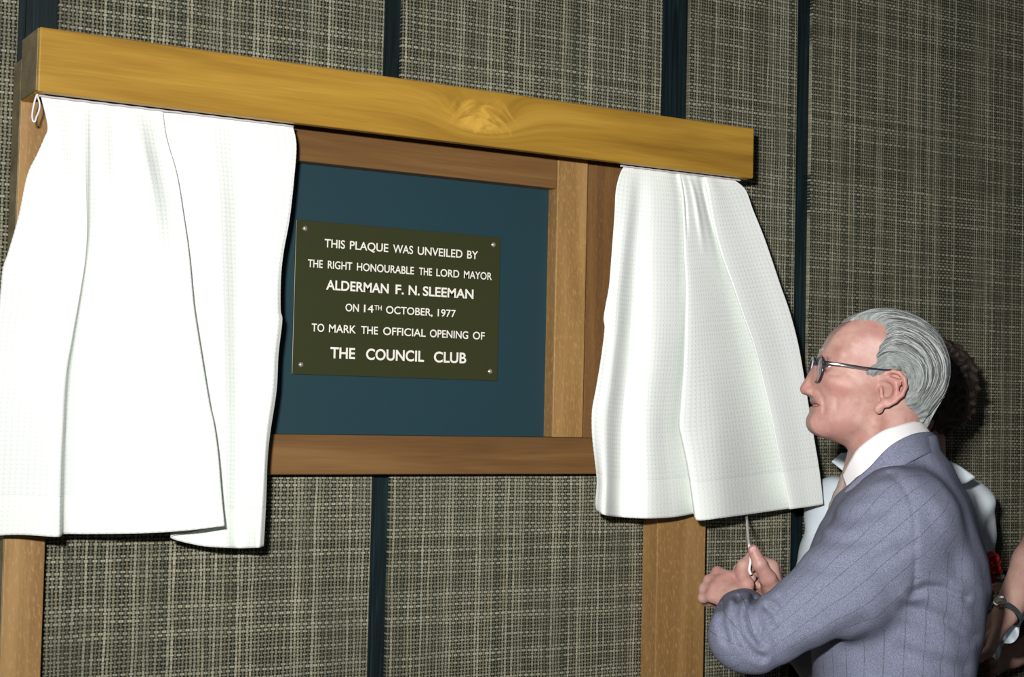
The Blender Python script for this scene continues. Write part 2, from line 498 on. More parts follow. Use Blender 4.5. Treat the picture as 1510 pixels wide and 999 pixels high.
T = -0.074
def c3(pts, ys):
    n = len(pts)
    yy = np.interp(np.linspace(0, 1, n), np.linspace(0, 1, len(ys)), [ys[0]] + [-0.074 + (q + 0.074) * 1.5 for q in ys[1:]])
    yy = np.minimum(yy, -0.022)
    return [(p[0], p[1], y) for p, y in zip(pts, yy)]
left_cols = [
    c3([(60, 141), (70, 186), (65, 204), (54, 229), (40, 259), (27, 320), (12, 372), (4, 397), (0, 437), (-9, 520), (-16, 620), (-20, 700), (-22, 792)], [T, -0.06, -0.05]),
    c3([(80, 143), (88, 200), (84, 300), (62, 400), (45, 500), (35, 600), (30, 700), (24, 789)], [T, -0.075, -0.07]),
    c3([(112, 147), (116, 220), (122, 300), (121, 370), (112, 430), (100, 500), (90, 560), (85, 640), (82, 700), (79, 792)], [T, -0.088, -0.092]),
    c3([(128, 149), (128, 220), (128, 300), (127, 356), (119, 420), (107, 491), (98, 555), (94, 625), (91, 696), (89.5, 791)], [T, -0.080, -0.085]),
    c3([(134, 150), (134, 220), (134, 300), (132, 356), (124, 420), (113, 491), (104, 555), (99, 625), (97, 696), (94, 788)], [T, -0.066, -0.058]),
    c3([(152, 152), (151, 230), (152, 300), (153, 400), (148, 500), (140, 600), (136, 700), (133, 788)], [T, -0.066, -0.060]),
    c3([(176, 155), (184, 230), (192, 300), (200, 400), (204, 500), (206, 600), (208, 700), (209, 787)], [T, -0.086, -0.084]),
    c3([(212, 158), (224, 230), (236, 300), (246, 400), (256, 500), (264, 600), (270, 700), (274, 783)], [T, -0.088, -0.094]),
    c3([(236, 161), (242, 203), (257, 258), (267, 320), (274, 372), (279, 427), (282, 457), (291, 518), (303, 595), (309, 625), (315, 669), (320, 734), (324, 777)], [T, -0.094, -0.106]),
    c3([(239, 162), (245, 203), (260, 258), (270, 320), (277, 372), (282, 427), (285, 457), (294, 518), (306, 595), (312, 625), (317.5, 669), (323, 734), (327, 777)], [T + 0.002, -0.088, -0.100]),
    c3([(236, 162), (242, 203), (256, 258), (266, 320), (270, 372), (272, 427), (274, 457), (278, 518), (284, 595), (286, 625), (288, 669), (291, 734), (293, 783)], [T + 0.008, -0.066, -0.074]),
    c3([(252, 164), (250, 203), (252, 258), (255, 320), (256, 372), (257, 427), (258, 457), (258, 518), (257, 595), (256, 625), (255, 669), (254, 734), (252, 793)], [T + 0.006, -0.058, -0.058]),
    c3([(272, 165), (283, 230), (290, 300), (288, 380), (290, 457), (292, 540), (293, 640), (294, 720), (294, 805)], [T, -0.064, -0.056]),
    c3([(310, 169), (316, 230), (322, 300), (324, 380), (326, 457), (328, 540), (330, 640), (330, 720), (331, 808)], [T, -0.078, -0.070]),
    c3([(345, 173), (348, 230), (352, 300), (354, 380), (356, 457), (356, 540), (356, 640), (354, 720), (352, 809)], [T, -0.066, -0.062]),
    c3([(385, 178), (388, 230), (388, 300), (384, 380), (384, 457), (382, 540), (378, 640), (374, 720), (372, 808.5)], [T, -0.082, -0.080]),
    c3([(420, 181), (425, 230), (422, 300), (410, 372), (406, 412), (406, 457), (407, 473), (402, 522), (399, 576), (391, 640), (386, 727), (381, 808)], [T, -0.086, -0.088]),
    c3([(431, 183), (437, 214), (433.5, 264), (427, 322), (418, 372), (414, 411), (413.5, 457), (416, 473), (410.5, 522), (407.5, 576), (398, 640), (394, 681), (392.5, 727), (390.5, 772), (388.5, 806)], [T, -0.082, -0.080]),
]
cl = curtain('curtain', 'wide white waffle curtain at the left end of the pelmet', left_cols, 14, 0.75, 0.80,
             [(0.33, 0.02, 0.012, 0.0, 0.5, 0.02), (0.39, 0.015, -0.010, 0.0, 0.35, 0.03), (0.44, 0.02, 0.008, 0.0, 0.4, 0.0), (0.1, 0.03, 0.008, 0.0, 0.6, 0.0)])
tag(cl, 'wide white waffle curtain drawn aside at the left end of the pelmet', 'curtain', 'white curtains on the frame')
right_cols = [
    c3([(921, 244), (914, 257), (908, 282), (906, 318), (901.5, 379), (898, 422), (893, 450), (890, 471), (891.5, 485), (886.5, 527), (879, 572), (873, 606), (873, 641), (877, 679), (880, 709), (878, 740), (879, 753)], [T, -0.075, -0.07]),
    c3([(930, 245), (926, 300), (918, 379), (912, 440), (909, 485), (904, 527), (899, 572), (894, 610), (893, 650), (894, 709), (892, 760)], [T, -0.086, -0.088]),
    c3([(944, 247), (942, 300), (936, 379), (934, 440), (932, 485), (930, 527), (925, 572), (921, 610), (918, 650), (917, 709), (915, 763)], [T, -0.064, -0.064]),
    c3([(962, 249), (964, 300), (962, 379), (962, 440), (960, 485), (958, 527), (954, 572), (952, 610), (952, 650), (954, 709), (954, 765)], [T, -0.086, -0.088]),
    c3([(984, 252), (992, 300), (994, 379), (995, 440), (994, 485), (991, 534), (986, 580), (982, 625), (984, 660), (990, 709), (994, 763)], [T, -0.080, -0.076]),
    c3([(998, 254), (1006, 297), (1010, 379), (1013, 420), (1012, 477), (1010, 534), (1006.5, 580), (1003, 625), (1007, 648), (1017, 694), (1025, 758)], [T + 0.004, -0.062, -0.056]),
    c3([(999, 254), (1005.5, 297), (1009, 379), (1011, 420), (1010, 477), (1008, 534), (1004.5, 580), (1001, 625), (1005, 648), (1014.5, 694), (1024, 762)], [T, -0.084, -0.088]),
    c3([(1003, 254.5), (1010, 297), (1014, 379), (1017, 420), (1017, 477), (1016, 534), (1014, 580), (1011, 625), (1014, 648), (1022, 694), (1031, 768)], [T - 0.002, -0.090, -0.104]),
    c3([(1012, 255), (1022, 297), (1032, 379), (1036, 420), (1041, 477), (1046, 534), (1050, 580), (1054, 625), (1056, 648), (1060, 694), (1066, 764)], [T, -0.084, -0.104]),
    c3([(1026, 257), (1036, 297), (1052, 379), (1060, 420), (1070, 477), (1082, 534), (1090, 580), (1098, 625), (1102, 648), (1108, 694), (1114, 757.5)], [T, -0.070, -0.072]),
    c3([(1036, 258), (1046, 300), (1068, 379), (1082, 420), (1099, 466), (1115, 508), (1130, 565), (1141, 618), (1150, 667), (1160, 713), (1167, 750)], [T + 0.004, -0.050, -0.046]),
    c3([(1038, 258.5), (1043, 280), (1051, 327), (1063, 373), (1080, 420), (1096, 466), (1111, 507), (1126, 565), (1138, 618), (1147, 667), (1157, 713), (1164, 751)], [T, -0.084, -0.088]),
    c3([(1044, 259), (1052, 280), (1061, 327), (1072, 373), (1088, 420), (1103, 466), (1117, 507), (1131, 565), (1143, 618), (1152, 667), (1161, 713), (1168, 751)], [T - 0.002, -0.088, -0.096]),
    c3([(1058, 261), (1074, 290), (1090, 335), (1106, 379), (1121, 422), (1136, 466), (1148, 507), (1160, 557), (1170, 610), (1178, 655), (1185, 702), (1191, 748)], [T, -0.078, -0.078]),
    c3([(1074, 263), (1095, 285), (1107, 320), (1121, 360), (1132, 392), (1146, 432), (1158, 470), (1170, 515), (1179, 563), (1187, 613), (1194, 658), (1201, 702), (1207, 745.5)], [T, -0.080, -0.082]),
    c3([(1082, 265), (1099, 280), (1110, 309), (1125, 346), (1137, 380), (1151, 422), (1164, 459), (1176, 504), (1185, 553), (1193, 603), (1200.5, 648), (1208, 694), (1214, 744)], [T, -0.070, -0.07]),
]
for q in (-3, -2, -1):
    right_cols[q] = [(a, b, min(y, -0.074 - 0.034 * k / len(right_cols[q]))) for k, (a, b, y) in enumerate(right_cols[q])]
cr_ = curtain('curtain', 'x', right_cols, 14, 0.45, 0.66, [(0.55, 0.015, -0.008, 0.0, 0.25, 0.02), (0.62, 0.02, 0.010, 0.0, 0.3, 0.02), (0.47, 0.012, 0.008, 0.0, 0.2, 0.0)])
tag(cr_, 'narrower white waffle curtain at the right end of the pelmet, above the clasped hands', 'curtain', 'white curtains on the frame')
# white heading tape under the lip of the pelmet, one per curtain
for par, a, b in ((cl, (56, 136), (433, 181.5)), (cr_, (915, 240.5), (1092, 263))):
    A, B = at(*a, -0.0785), at(*b, -0.0785)
    n = 80
    P = np.array([A + (B - A) * k / (n - 1) for k in range(n)])
    P[:, 2] = PZ0 - 0.0024 + 0.0003 * np.sin(np.arange(n) * 1.1)
    V, F = tube_geo(P, 0.0017, 8)
    mesh_obj('heading_tape', V, F, MAT_TAPE, par)
# loop of cord at the left end of the pelmet
lp = [(54.5, 139), (52, 146), (49, 158), (47.3, 170), (48.5, 178), (51.5, 179), (53.5, 173), (57.5, 163), (58.5, 153), (56, 144), (54.8, 139)]
V, F = tube_geo(spline([at(a, b, -0.094 + 0.004 * math.sin(k)) for k, (a, b) in enumerate(lp)], 60), 0.0014, 8)
tag(mesh_obj('cord_loop', V, F, MAT_CORD), 'small white cord loop hanging at the left end of the pelmet', 'cord')

# ------------------------------------------------------------------ implicit surfaces for figures and clothes
def V3(*a):
    return np.array(a, float)

def unit(v):
    v = np.asarray(v, float)
    return v / np.linalg.norm(v)

def axis(*segs):
    """grid lines: (start, stop, step), joined"""
    out = []
    for a, b, h in segs:
        n = max(1, int(round((b - a) / h)))
        out.append(np.linspace(a, b, n, endpoint=False))
    return np.append(np.concatenate(out), segs[-1][1])

def grid(pts, pad, h):
    P = np.atleast_2d(np.array(pts, float))
    lo, hi = P.min(0) - pad, P.max(0) + pad
    return [axis((a, b, h)) for a, b in zip(lo, hi)]

def sdf_surface(fn, xs, ys, zs, slack=1.6):
    B = 8
    nx, ny, nz = len(xs), len(ys), len(zs)
    D = np.full((nx, ny, nz), 9.0, np.float32)
    bi = [np.arange(0, n, B) for n in (nx, ny, nz)]
    lo = [a[i] for a, i in zip((xs, ys, zs), bi)]
    hi = [a[np.minimum(i + B, len(a) - 1)] for a, i in zip((xs, ys, zs), bi)]
    C = np.stack(np.meshgrid(*[(l + h) / 2 for l, h in zip(lo, hi)], indexing='ij'), -1)
    Hh = np.stack(np.meshgrid(*[(h - l) / 2 for l, h in zip(lo, hi)], indexing='ij'), -1)
    rad = np.linalg.norm(Hh, axis=-1)
    d0 = fn(C.reshape(-1, 3)).reshape(rad.shape)
    act = np.argwhere(np.abs(d0) < rad * slack + 0.004)
    inside = np.argwhere((d0 < 0) & ~(np.abs(d0) < rad * slack + 0.004))
    for i, j, k in inside:
        D[bi[0][i]:bi[0][i] + B, bi[1][j]:bi[1][j] + B, bi[2][k]:bi[2][k] + B] = -9.0
    for c0 in range(0, len(act), 400):
        pts, meta = [], []
        for i, j, k in act[c0:c0 + 400]:
            sx, sy, sz = [slice(b[q], b[q] + B) for b, q in zip(bi, (i, j, k))]
            g = np.stack(np.meshgrid(xs[sx], ys[sy], zs[sz], indexing='ij'), -1)
            meta.append((sx, sy, sz, g.shape[:3]))
            pts.append(g.reshape(-1, 3))
        d = fn(np.concatenate(pts)).astype(np.float32)
        o = 0
        for sx, sy, sz, sh in meta:
            m = sh[0] * sh[1] * sh[2]
            D[sx, sy, sz] = d[o:o + m].reshape(sh)
            o += m
    S = D < 0
    cnt = np.zeros((nx - 1, ny - 1, nz - 1), np.int8)
    for a in (0, 1):
        for b in (0, 1):
            for c in (0, 1):
                cnt += S[a:nx - 1 + a, b:ny - 1 + b, c:nz - 1 + c]
    cells = np.argwhere((cnt > 0) & (cnt < 8))
    idx = np.full((nx - 1, ny - 1, nz - 1), -1, np.int64)
    idx[tuple(cells.T)] = np.arange(len(cells))
    acc = np.zeros((len(cells), 3))
    num = np.zeros(len(cells))
    ax = (xs, ys, zs)
    corners = [(a, b, c) for a in (0, 1) for b in (0, 1) for c in (0, 1)]
    for p in corners:
        for dim in range(3):
            if p[dim]:
                continue
            q = list(p)
            q[dim] = 1
            ip, iq = cells + np.array(p), cells + np.array(q)
            dp, dq = D[tuple(ip.T)], D[tuple(iq.T)]
            m = (dp < 0) != (dq < 0)
            t = np.where(m, dp / np.where(m, dp - dq, 1), 0)
            P = np.stack([ax[e][ip[:, e]] for e in range(3)], 1)
            Q = np.stack([ax[e][iq[:, e]] for e in range(3)], 1)
            acc += np.where(m[:, None], P + (Q - P) * t[:, None], 0)
            num += m
    V = acc / num[:, None]
    F = []
    for dim in range(3):
        sl0 = [slice(1, -1)] * 3
        sl0[dim] = slice(0, None)
        a = S[tuple(slice(0, -1) if e == dim else slice(1, -1) for e in range(3))]
        b = S[tuple(slice(1, None) if e == dim else slice(1, -1) for e in range(3))]
        ch = np.argwhere(a != b)
        if not len(ch):
            continue
        sgn = a[tuple(ch.T)]
        base = ch.copy()
        for e in range(3):
            if e != dim:
                base[:, e] += 1
        e1, e2 = [(1, 2), (2, 0), (0, 1)][dim]
        def cell(o1, o2):
            c = base.copy()
            c[:, e1] -= o1
            c[:, e2] -= o2
            return idx[tuple(c.T)]
        q = np.stack([cell(1, 1), cell(0, 1), cell(0, 0), cell(1, 0)], 1)
        q = np.where(sgn[:, None], q, q[:, ::-1])
        F.append(q)
    return V, np.concatenate(F)

def sdf_obj(name, fn, xs, ys, zs, mat, parent=None, uvfn=None, slack=1.6, relax=2):
    V, F = sdf_surface(fn, xs, ys, zs, slack)
    # a little relaxation along the surface
    for _ in range(relax):
        acc = np.zeros_like(V)
        n = np.zeros(len(V))
        for a in range(4):
            np.add.at(acc, F[:, a], V[F[:, (a + 1) % 4]])
            np.add.at(n, F[:, a], 1)
        V = V * 0.6 + 0.4 * acc / n[:, None]
    me = bpy.data.meshes.new(name)
    me.vertices.add(len(V))
    me.vertices.foreach_set('co', V.ravel())
    me.loops.add(F.size)
    me.loops.foreach_set('vertex_index', F.ravel().astype(np.int32))
    me.polygons.add(len(F))
    me.polygons.foreach_set('loop_start', np.arange(0, F.size, 4, dtype=np.int32))
    me.polygons.foreach_set('use_smooth', [True] * len(F))
    if uvfn is not None:
        uv = uvfn(V)
        lay = me.uv_layers.new(name='UVMap')
        lay.data.foreach_set('uv', uv[F.ravel()].ravel())
    me.materials.append(mat)
    me.validate()
    me.update()
    return link(bpy.data.objects.new(name, me), parent)

def smin(a, b, k):
    h = np.clip(0.5 + 0.5 * (b - a) / k, 0, 1)
    return b + (a - b) * h - k * h * (1 - h)

def smax(a, b, k):
    return -smin(-a, -b, k)

def cone(p, a, b, ra, rb):
    ab = b - a
    t = np.clip(((p - a) @ ab) / (ab @ ab), 0, 1)
    return np.linalg.norm(p - a - t[:, None] * ab, axis=1) - (ra + (rb - ra) * t)

def chain(p, pts, radii, k=0.004):
    d = None
    for a, b, ra, rb in zip(pts[:-1], pts[1:], radii[:-1], radii[1:]):
        e = cone(p, np.asarray(a, float), np.asarray(b, float), ra, rb)
        d = e if d is None else smin(d, e, k)
    return d

def ell(p, c, r):
    q = (p - np.asarray(c, float)) / np.asarray(r, float)
    k0 = np.linalg.norm(q, axis=1)
    k1 = np.linalg.norm(q / np.asarray(r, float), axis=1) + 1e-9
    return k0 * (k0 - 1) / k1

def poly_sdf(xy, poly):
    P = np.asarray(poly, float)
    d = np.full(len(xy), 1e18)
    s = np.ones(len(xy))
    for i in range(len(P)):
        a, b = P[i], P[i - 1]
        e = b - a
        w = xy - a
        t = np.clip((w @ e) / (e @ e), 0, 1)
        q = w - t[:, None] * e
        d = np.minimum(d, (q ** 2).sum(1))
        c1 = xy[:, 1] >= a[1]
        c2 = xy[:, 1] < b[1]
        c3_ = e[0] * w[:, 1] > e[1] * w[:, 0]
        flip = (c1 & c2 & c3_) | (~c1 & ~c2 & ~c3_)
        s = np.where(flip, -s, s)
    return s * np.sqrt(d)

def line2d(xy, pts):
    d = np.full(len(xy), 1e9)
    P = np.asarray(pts, float)
    for a, b in zip(P[:-1], P[1:]):
        e = b - a
        w = xy - a
        t = np.clip((w @ e) / (e @ e), 0, 1)
        d = np.minimum(d, np.linalg.norm(w - t[:, None] * e, axis=1))
    return d

# ------------------------------------------------------------------ a head, in millimetres: x to the face, y to the left ear, z up, origin between the ears
PROFILE = [(36, -123), (44, -114), (56, -106), (72, -103), (88, -101), (101, -97.5), (109, -91), (113, -83), (114, -76), (112.5, -69), (110, -64),
           (112.5, -58), (111.5, -53.5), (103.5, -50.5), (111, -47.5), (114.5, -44), (114.5, -40), (118, -38), (126, -38.5), (134, -37.5), (139, -32), (139.5, -26), (135.5, -12),
           (129, 6), (123, 19), (120, 27), (121, 34), (120, 40), (116, 52), (109, 74), (100, 90), (90, 102), (78, 112), (58, 125), (33, 135), (0, 138),
           (-26, 133), (-46, 124), (-63, 111), (-77, 93), (-87, 72), (-93, 50), (-96, 28), (-96, 8), (-91, -14), (-83, -34), (-76, -55), (-74, -80), (-80, -130), (-88, -190), (10, -190), (22, -150)]

def head_mm(q, ears=True, profile=True):
    m = q.copy()
    m[:, 1] = np.abs(m[:, 1])
    x, y, z = m[:, 0], m[:, 1], m[:, 2]
    d = ell(m, (6, 0, 56), (116, 77, 92))
    d = smin(d, ell(m, (52, 0, 2), (78, 67, 66)), 18)
    d = smin(d, ell(m, (50, 0, -48), (68, 57, 56)), 16)
    d = smin(d, cone(m, V3(30, 40, -48), V3(92, 12, -82), 17, 19), 14)
    d = smin(d, ell(m, (92, 0, -78), (26, 25, 24)), 12)
    d = smin(d, ell(m, (86, 0, -47), (33, 33, 27)), 10)
    d = smin(d, ell(m, (78, 46, -7), (28, 17, 17)), 12)
    d = smin(d, cone(m, V3(112, 10, 41), V3(92, 46, 44), 8.5, 8.0), 9)
    d = smin(d, cone(m, V3(-22, 0, -30), V3(-34, 0, -190), 54, 60), 26)
    # hollow of the temple, eye socket
    d = smax(d, -ell(m, (66, 88, 50), (40, 20, 34)), 14)
    d = smax(d, -ell(m, (117, 33, 20), (17, 19, 13)), 7)
    # nose
    n = cone(m, V3(112, 0, 30), V3(128, 0, -27), 8.5, 12)
    n = smin(n, ell(m, (119, 12, -30), (13, 7.5, 8.5)), 4)
    d = smin(d, n, 5)
    if profile:
        d = smax(d, poly_sdf(m[:, [0, 2]], PROFILE), 3.2)
    d = smax(d, -ell(m, (124, 7, -39), (5, 3.2, 3)), 2)
    # eyeball with lids
    e = np.linalg.norm(m - V3(98.5, 32, 20), axis=1) - 14.2
    el = np.degrees(np.arctan2(z - 20, x - 98.5))
    lid = np.where((el > -17) & (el < 13) & (x > 98), 2.6, 0)
    d = smin(d, e + lid, 2.5)
    # bags under the eyes and folds beside the mouth
    d = d + 1.6 * np.exp(-(line2d(np.stack([x, z], 1), [(112, 7), (102, 3), (92, 6)]) / 2.6) ** 2) * (y > 14)
    d = d + 2.4 * np.exp(-(line2d(np.stack([x, z], 1), [(113, -26), (104, -36), (98, -50), (96, -60)]) / 2.8) ** 2) * np.clip((y - 10) / 6, 0, 1)
    d = d + 1.2 * np.exp(-(line2d(np.stack([x, z], 1), [(84, -30), (80, -48), (84, -66)]) / 3.0) ** 2) * np.clip((y - 20) / 8, 0, 1)
    for k in range(3):
        d = d + 0.5 * np.exp(-((z - (62 + 11 * k) - 0.06 * (x - 100)) / 1.6) ** 2) * (x > 60)
        d = d + 0.8 * np.exp(-(line2d(np.stack([x, z], 1), [(88, 22 - k * 4), (72 - 3 * k, 26 - 9 * k)]) / 1.5) ** 2) * (y > 40)
    # mouth, a little open
    mo = np.minimum(cone(m, V3(113, 0, -50.5), V3(101, 19, -49.8), 2.8, 2.6), cone(m, V3(101, 19, -49.8), V3(93, 28, -47.0), 2.6, 1.2))
    d = smax(d, -mo, 2.0)
    # neck cords
    d = smin(d, cone(m, V3(8, 47, -58), V3(20, 14, -175), 10, 11), 16)
    if ears:
        m = m - V3(6, 0, 0)
        hx = [(15, 70, 16), (13, 74, 26), (4, 78, 33), (-8, 82, 33), (-18, 86, 25), (-22, 88, 12), (-20, 87, -2), (-12, 84, -15), (-2, 80, -26)]
        ear = chain(m, hx, [3.6, 3.7, 4.0, 4.3, 4.4, 4.4, 4.2, 3.8, 3.8], 2.5)
        pl = chain(m, [(8, 70, 20), (-8, 79, 16), (-9, 79, -4), (2, 75, -20), (9, 73, -31)], [5, 6.0, 6.0, 5.0, 5.5], 8)
        pl = np.maximum(pl, -(y - 62))
        ear = smin(ear, pl, 4)
        ear = smin(ear, ell(m, (9, 73.5, -33), (8.5, 4.8, 10)), 4)
        ear = smin(ear, chain(m, [(6, 76, 22), (-6, 82, 17), (-10, 84, 4), (-7, 82, -9), (2, 78, -18)], [2.6, 3.2, 3.4, 3.2, 2.8], 2), 2.5)
        ear = smin(ear, cone(m, V3(13, 69.5, 2), V3(9, 71, -12), 3.6, 4.4), 5)
        ear = smax(ear, -ell(m, (0, 81, -3), (6.5, 7.5, 10)), 6)
        ear = smax(ear, -chain(m, [(8, 80, 26), (-5, 86, 27), (-15, 90, 16), (-14, 90, 2)], [2, 2.6, 2.8, 2], 2), 1.5)
        d = smin(d, ear, 3.5)
    return d

def head_frame(canal, fdir, tilt, s):
    """canal: world point of the middle between the ears; returns world->mm and mm->world"""
    F = unit(V3(fdir[0], fdir[1], 0))
    Y = np.cross([0, 0, 1.0], F)
    c, sn = math.cos(math.radians(tilt)), math.sin(math.radians(tilt))
    X = c * F + sn * V3(0, 0, 1)
    Z = -sn * F + c * V3(0, 0, 1)
    R = np.stack([X, Y, Z], 1)
    k = s / 1000.0
    return (lambda p: (p - canal) @ R / k), (lambda q: canal + (np.atleast_2d(q) * k) @ R.T), k, R

# ------------------------------------------------------------------ materials of figures
def skin_material(name, base, red, lips=False):
    m = Mat(name, 0.5, 0.4)
    n = m.noise(m.coord(), 28, 4, 0.6)
    n2 = m.noise(m.coord(), 110, 3, 0.6)
    c = m.mix(m.smooth(n, 0.35, 0.65), base, red)
    c = m.mix(m.ma('MULTIPLY', m.smooth(n2, 0.5, 0.75), 0.35), c, tuple(k * 0.75 for k in red))
    m.color(c)
    if lips:
        u, v, _ = m.xyz(m.coord('UV'))
        m.color(m.mix(m.ma('MULTIPLY', v, 0.55), m.mix(m.ma('MULTIPLY', u, 0.7), c, (0.36, 0.12, 0.11)), (0.50, 0.19, 0.17)))
    m.b.inputs['Subsurface Weight'].default_value = 0.10
    m.b.inputs['Subsurface Radius'].default_value = (0.010, 0.004, 0.002)
    m.b.inputs['Subsurface Scale'].default_value = 0.6
    m.bump(m.noise(m.coord(), 320, 3, 0.6), 0.22, 0.0012)
    return m.m

def hair_material(name, light, mid, dark, fu=90.0, fv=3.0, rough=0.45):
    m = Mat(name, rough, 0.4)
    u, v, _ = m.xyz(m.coord('UV'))
    n = m.noise(m.vec(m.ma('MULTIPLY', u, fu), m.ma('MULTIPLY', v, fv), 0.0), 1.0, 3, 0.6)
    n2 = m.noise(m.vec(m.ma('MULTIPLY', u, fu * 5), m.ma('MULTIPLY', v, fv * 2), 3.0), 1.0, 2, 0.6)
    f = m.ma('ADD', m.ma('MULTIPLY', n, 0.65), m.ma('MULTIPLY', n2, 0.35))
    m.color(m.ramp(f, [(0.34, dark), (0.48, mid), (0.66, light)]))
    m.bump(f, 0.7, 0.003)
    return m.m

def cloth_material(name, c, stripe=None, pitch=0.024, vary=0.18, rough=0.9, scale=900):
    m = Mat(name, rough, 0.2)
    n = m.noise(m.coord(), scale, 2, 0.7)
    n2 = m.noise(m.coord(), 60, 3, 0.6)
    col = m.mix(m.smooth(n, 0.3, 0.7), tuple(k * (1 - vary) for k in c), tuple(min(1, k * (1 + vary)) for k in c))
    if stripe:
        u, v, _ = m.xyz(m.coord('UV'))
        f = m.ma('ABSOLUTE', m.ma('SUBTRACT', m.ma('FRACT', m.ma('DIVIDE', u, pitch)), 0.5))
        dash = m.smooth(m.noise(m.vec(m.ma('MULTIPLY', u, 40.0), m.ma('MULTIPLY', v, 160.0), 0.0), 1.0, 2), 0.35, 0.6, 0.35, 0.9)
        col = m.mix(m.ma('MULTIPLY', m.smooth(f, 0.012, 0.045, 1.0, 0.0), dash), col, stripe)
    m.color(col)
    m.bump(m.ma('ADD', m.ma('MULTIPLY', n, 0.35), n2), 0.25, 0.002)
    return m.m

MAT_SKIN = skin_material('ruddy_skin', (0.47, 0.285, 0.235), (0.41, 0.205, 0.175), True)
MAT_SKIN2 = skin_material('pale_skin', (0.50, 0.32, 0.26), (0.46, 0.26, 0.22))
MAT_SILVER = hair_material('silver_hair', (0.44, 0.47, 0.46), (0.25, 0.275, 0.265), (0.07, 0.078, 0.074))
MAT_BROWNHAIR = hair_material('dark_brown_hair', (0.085, 0.060, 0.045), (0.030, 0.021, 0.016), (0.008, 0.006, 0.005), 40, 6)
MAT_JACKET = cloth_material('blue_grey_suit_cloth', (0.168, 0.180, 0.250), (0.10, 0.095, 0.125), 0.026, 0.32, 0.9, 700)
MAT_TROUSER = cloth_material('blue_grey_trouser_cloth', (0.168, 0.180, 0.250), None, 0.02, 0.32, 0.9, 700)
MAT_SHIRT = cloth_material('white_shirt_cotton', (0.80, 0.78, 0.78), vary=0.04)
MAT_BLOUSE = cloth_material('white_blouse_cotton', (0.68, 0.76, 0.82), vary=0.05)
MAT_TIE = cloth_material('fawn_tie_silk', (0.27, 0.23, 0.20), rough=0.6)
MAT_DARK = cloth_material('dark_navy_cloth', (0.012, 0.014, 0.022))
MAT_SHOE = plain('black_leather', (0.012, 0.011, 0.010), 0.3)
MAT_FRAME = plain('dark_brown_spectacle_frame', (0.018, 0.016, 0.03), 0.2, 0.6)
MAT_CHROME = plain('polished_temple_metal', (0.80, 0.78, 0.80), 0.15, 0.5, 1.0)
MAT_EYE = plain('eye_white', (0.75, 0.70, 0.66), 0.2)
MAT_IRIS = plain('grey_blue_iris', (0.06, 0.08, 0.09), 0.2)
MAT_TEETH = plain('ivory_teeth', (0.72, 0.66, 0.55), 0.3)
MAT_NAIL = plain('pink_nail', (0.62, 0.36, 0.38), 0.35)
MAT_RED = plain('red_petals', (0.40, 0.012, 0.02), 0.7)
MAT_LEAF = plain('silver_green_leaf', (0.16, 0.21, 0.19), 0.5)
def glass_material():
    m = Mat('spectacle_glass', 0.02, 0.5)
    m.color((0.93, 0.96, 0.95))
    m.b.inputs['Transmission Weight'].default_value = 0.9
    m.b.inputs['IOR'].default_value = 1.2
    return m.m
MAT_GLASS = glass_material()

# ------------------------------------------------------------------ the man
def P_(px, py, d):
    return atd(px, py, d)

S_MAN = 0.945
near_ear = P_(1315, 578, 2.47)
ray = near_ear - CAM
ray[2] = 0
ray = unit(ray)
side = V3(-ray[1], ray[0], 0)
ang = math.radians(13)
FH = math.cos(ang) * side - math.sin(ang) * ray          # where the head looks
LH = np.cross([0, 0, 1.0], FH)
to_mm, to_w, KH, RH = head_frame(near_ear - LH * 0.070 * S_MAN, FH, 13, S_MAN)
FT = unit(V3(-0.70, 0.714, 0))                           # where the chest points
LT = np.cross([0, 0, 1.0], FT)

HAND_L = dict(
    palm=[((1098, 905, 2.535), (1088, 884, 2.555), .023, .024), ((1088, 884, 2.555), (1077, 856, 2.582), .019, .0125), ((1088, 884, 2.555), (1064, 861, 2.582), .019, .0125),
          ((1088, 886, 2.555), (1056, 869, 2.578), .019, .012), ((1090, 890, 2.552), (1052, 880, 2.573), .019, .0115)],
    fingers=[([(1076, 853, 2.583), (1058, 845, 2.606), (1064, 851, 2.632), (1082, 858, 2.640)], [.0115, .0100, .0090, .0078]),
             ([(1063, 859, 2.583), (1046, 857, 2.603), (1051, 864, 2.630), (1068, 868, 2.640)], [.0115, .0102, .0092, .0080]),
             ([(1055, 868, 2.579), (1039, 869, 2.596), (1044, 876, 2.622), (1060, 878, 2.632)], [.0110, .0098, .0088, .0077]),
             ([(1051, 879, 2.574), (1037, 882, 2.588), (1042, 888, 2.610), (1054, 889, 2.618)], [.0100, .0088, .0078, .0070]),
             ([(1096, 884, 2.550), (1100, 862, 2.560), (1094, 846, 2.574), (1088, 840, 2.592)], [.0150, .0125, .0110, .0090])])
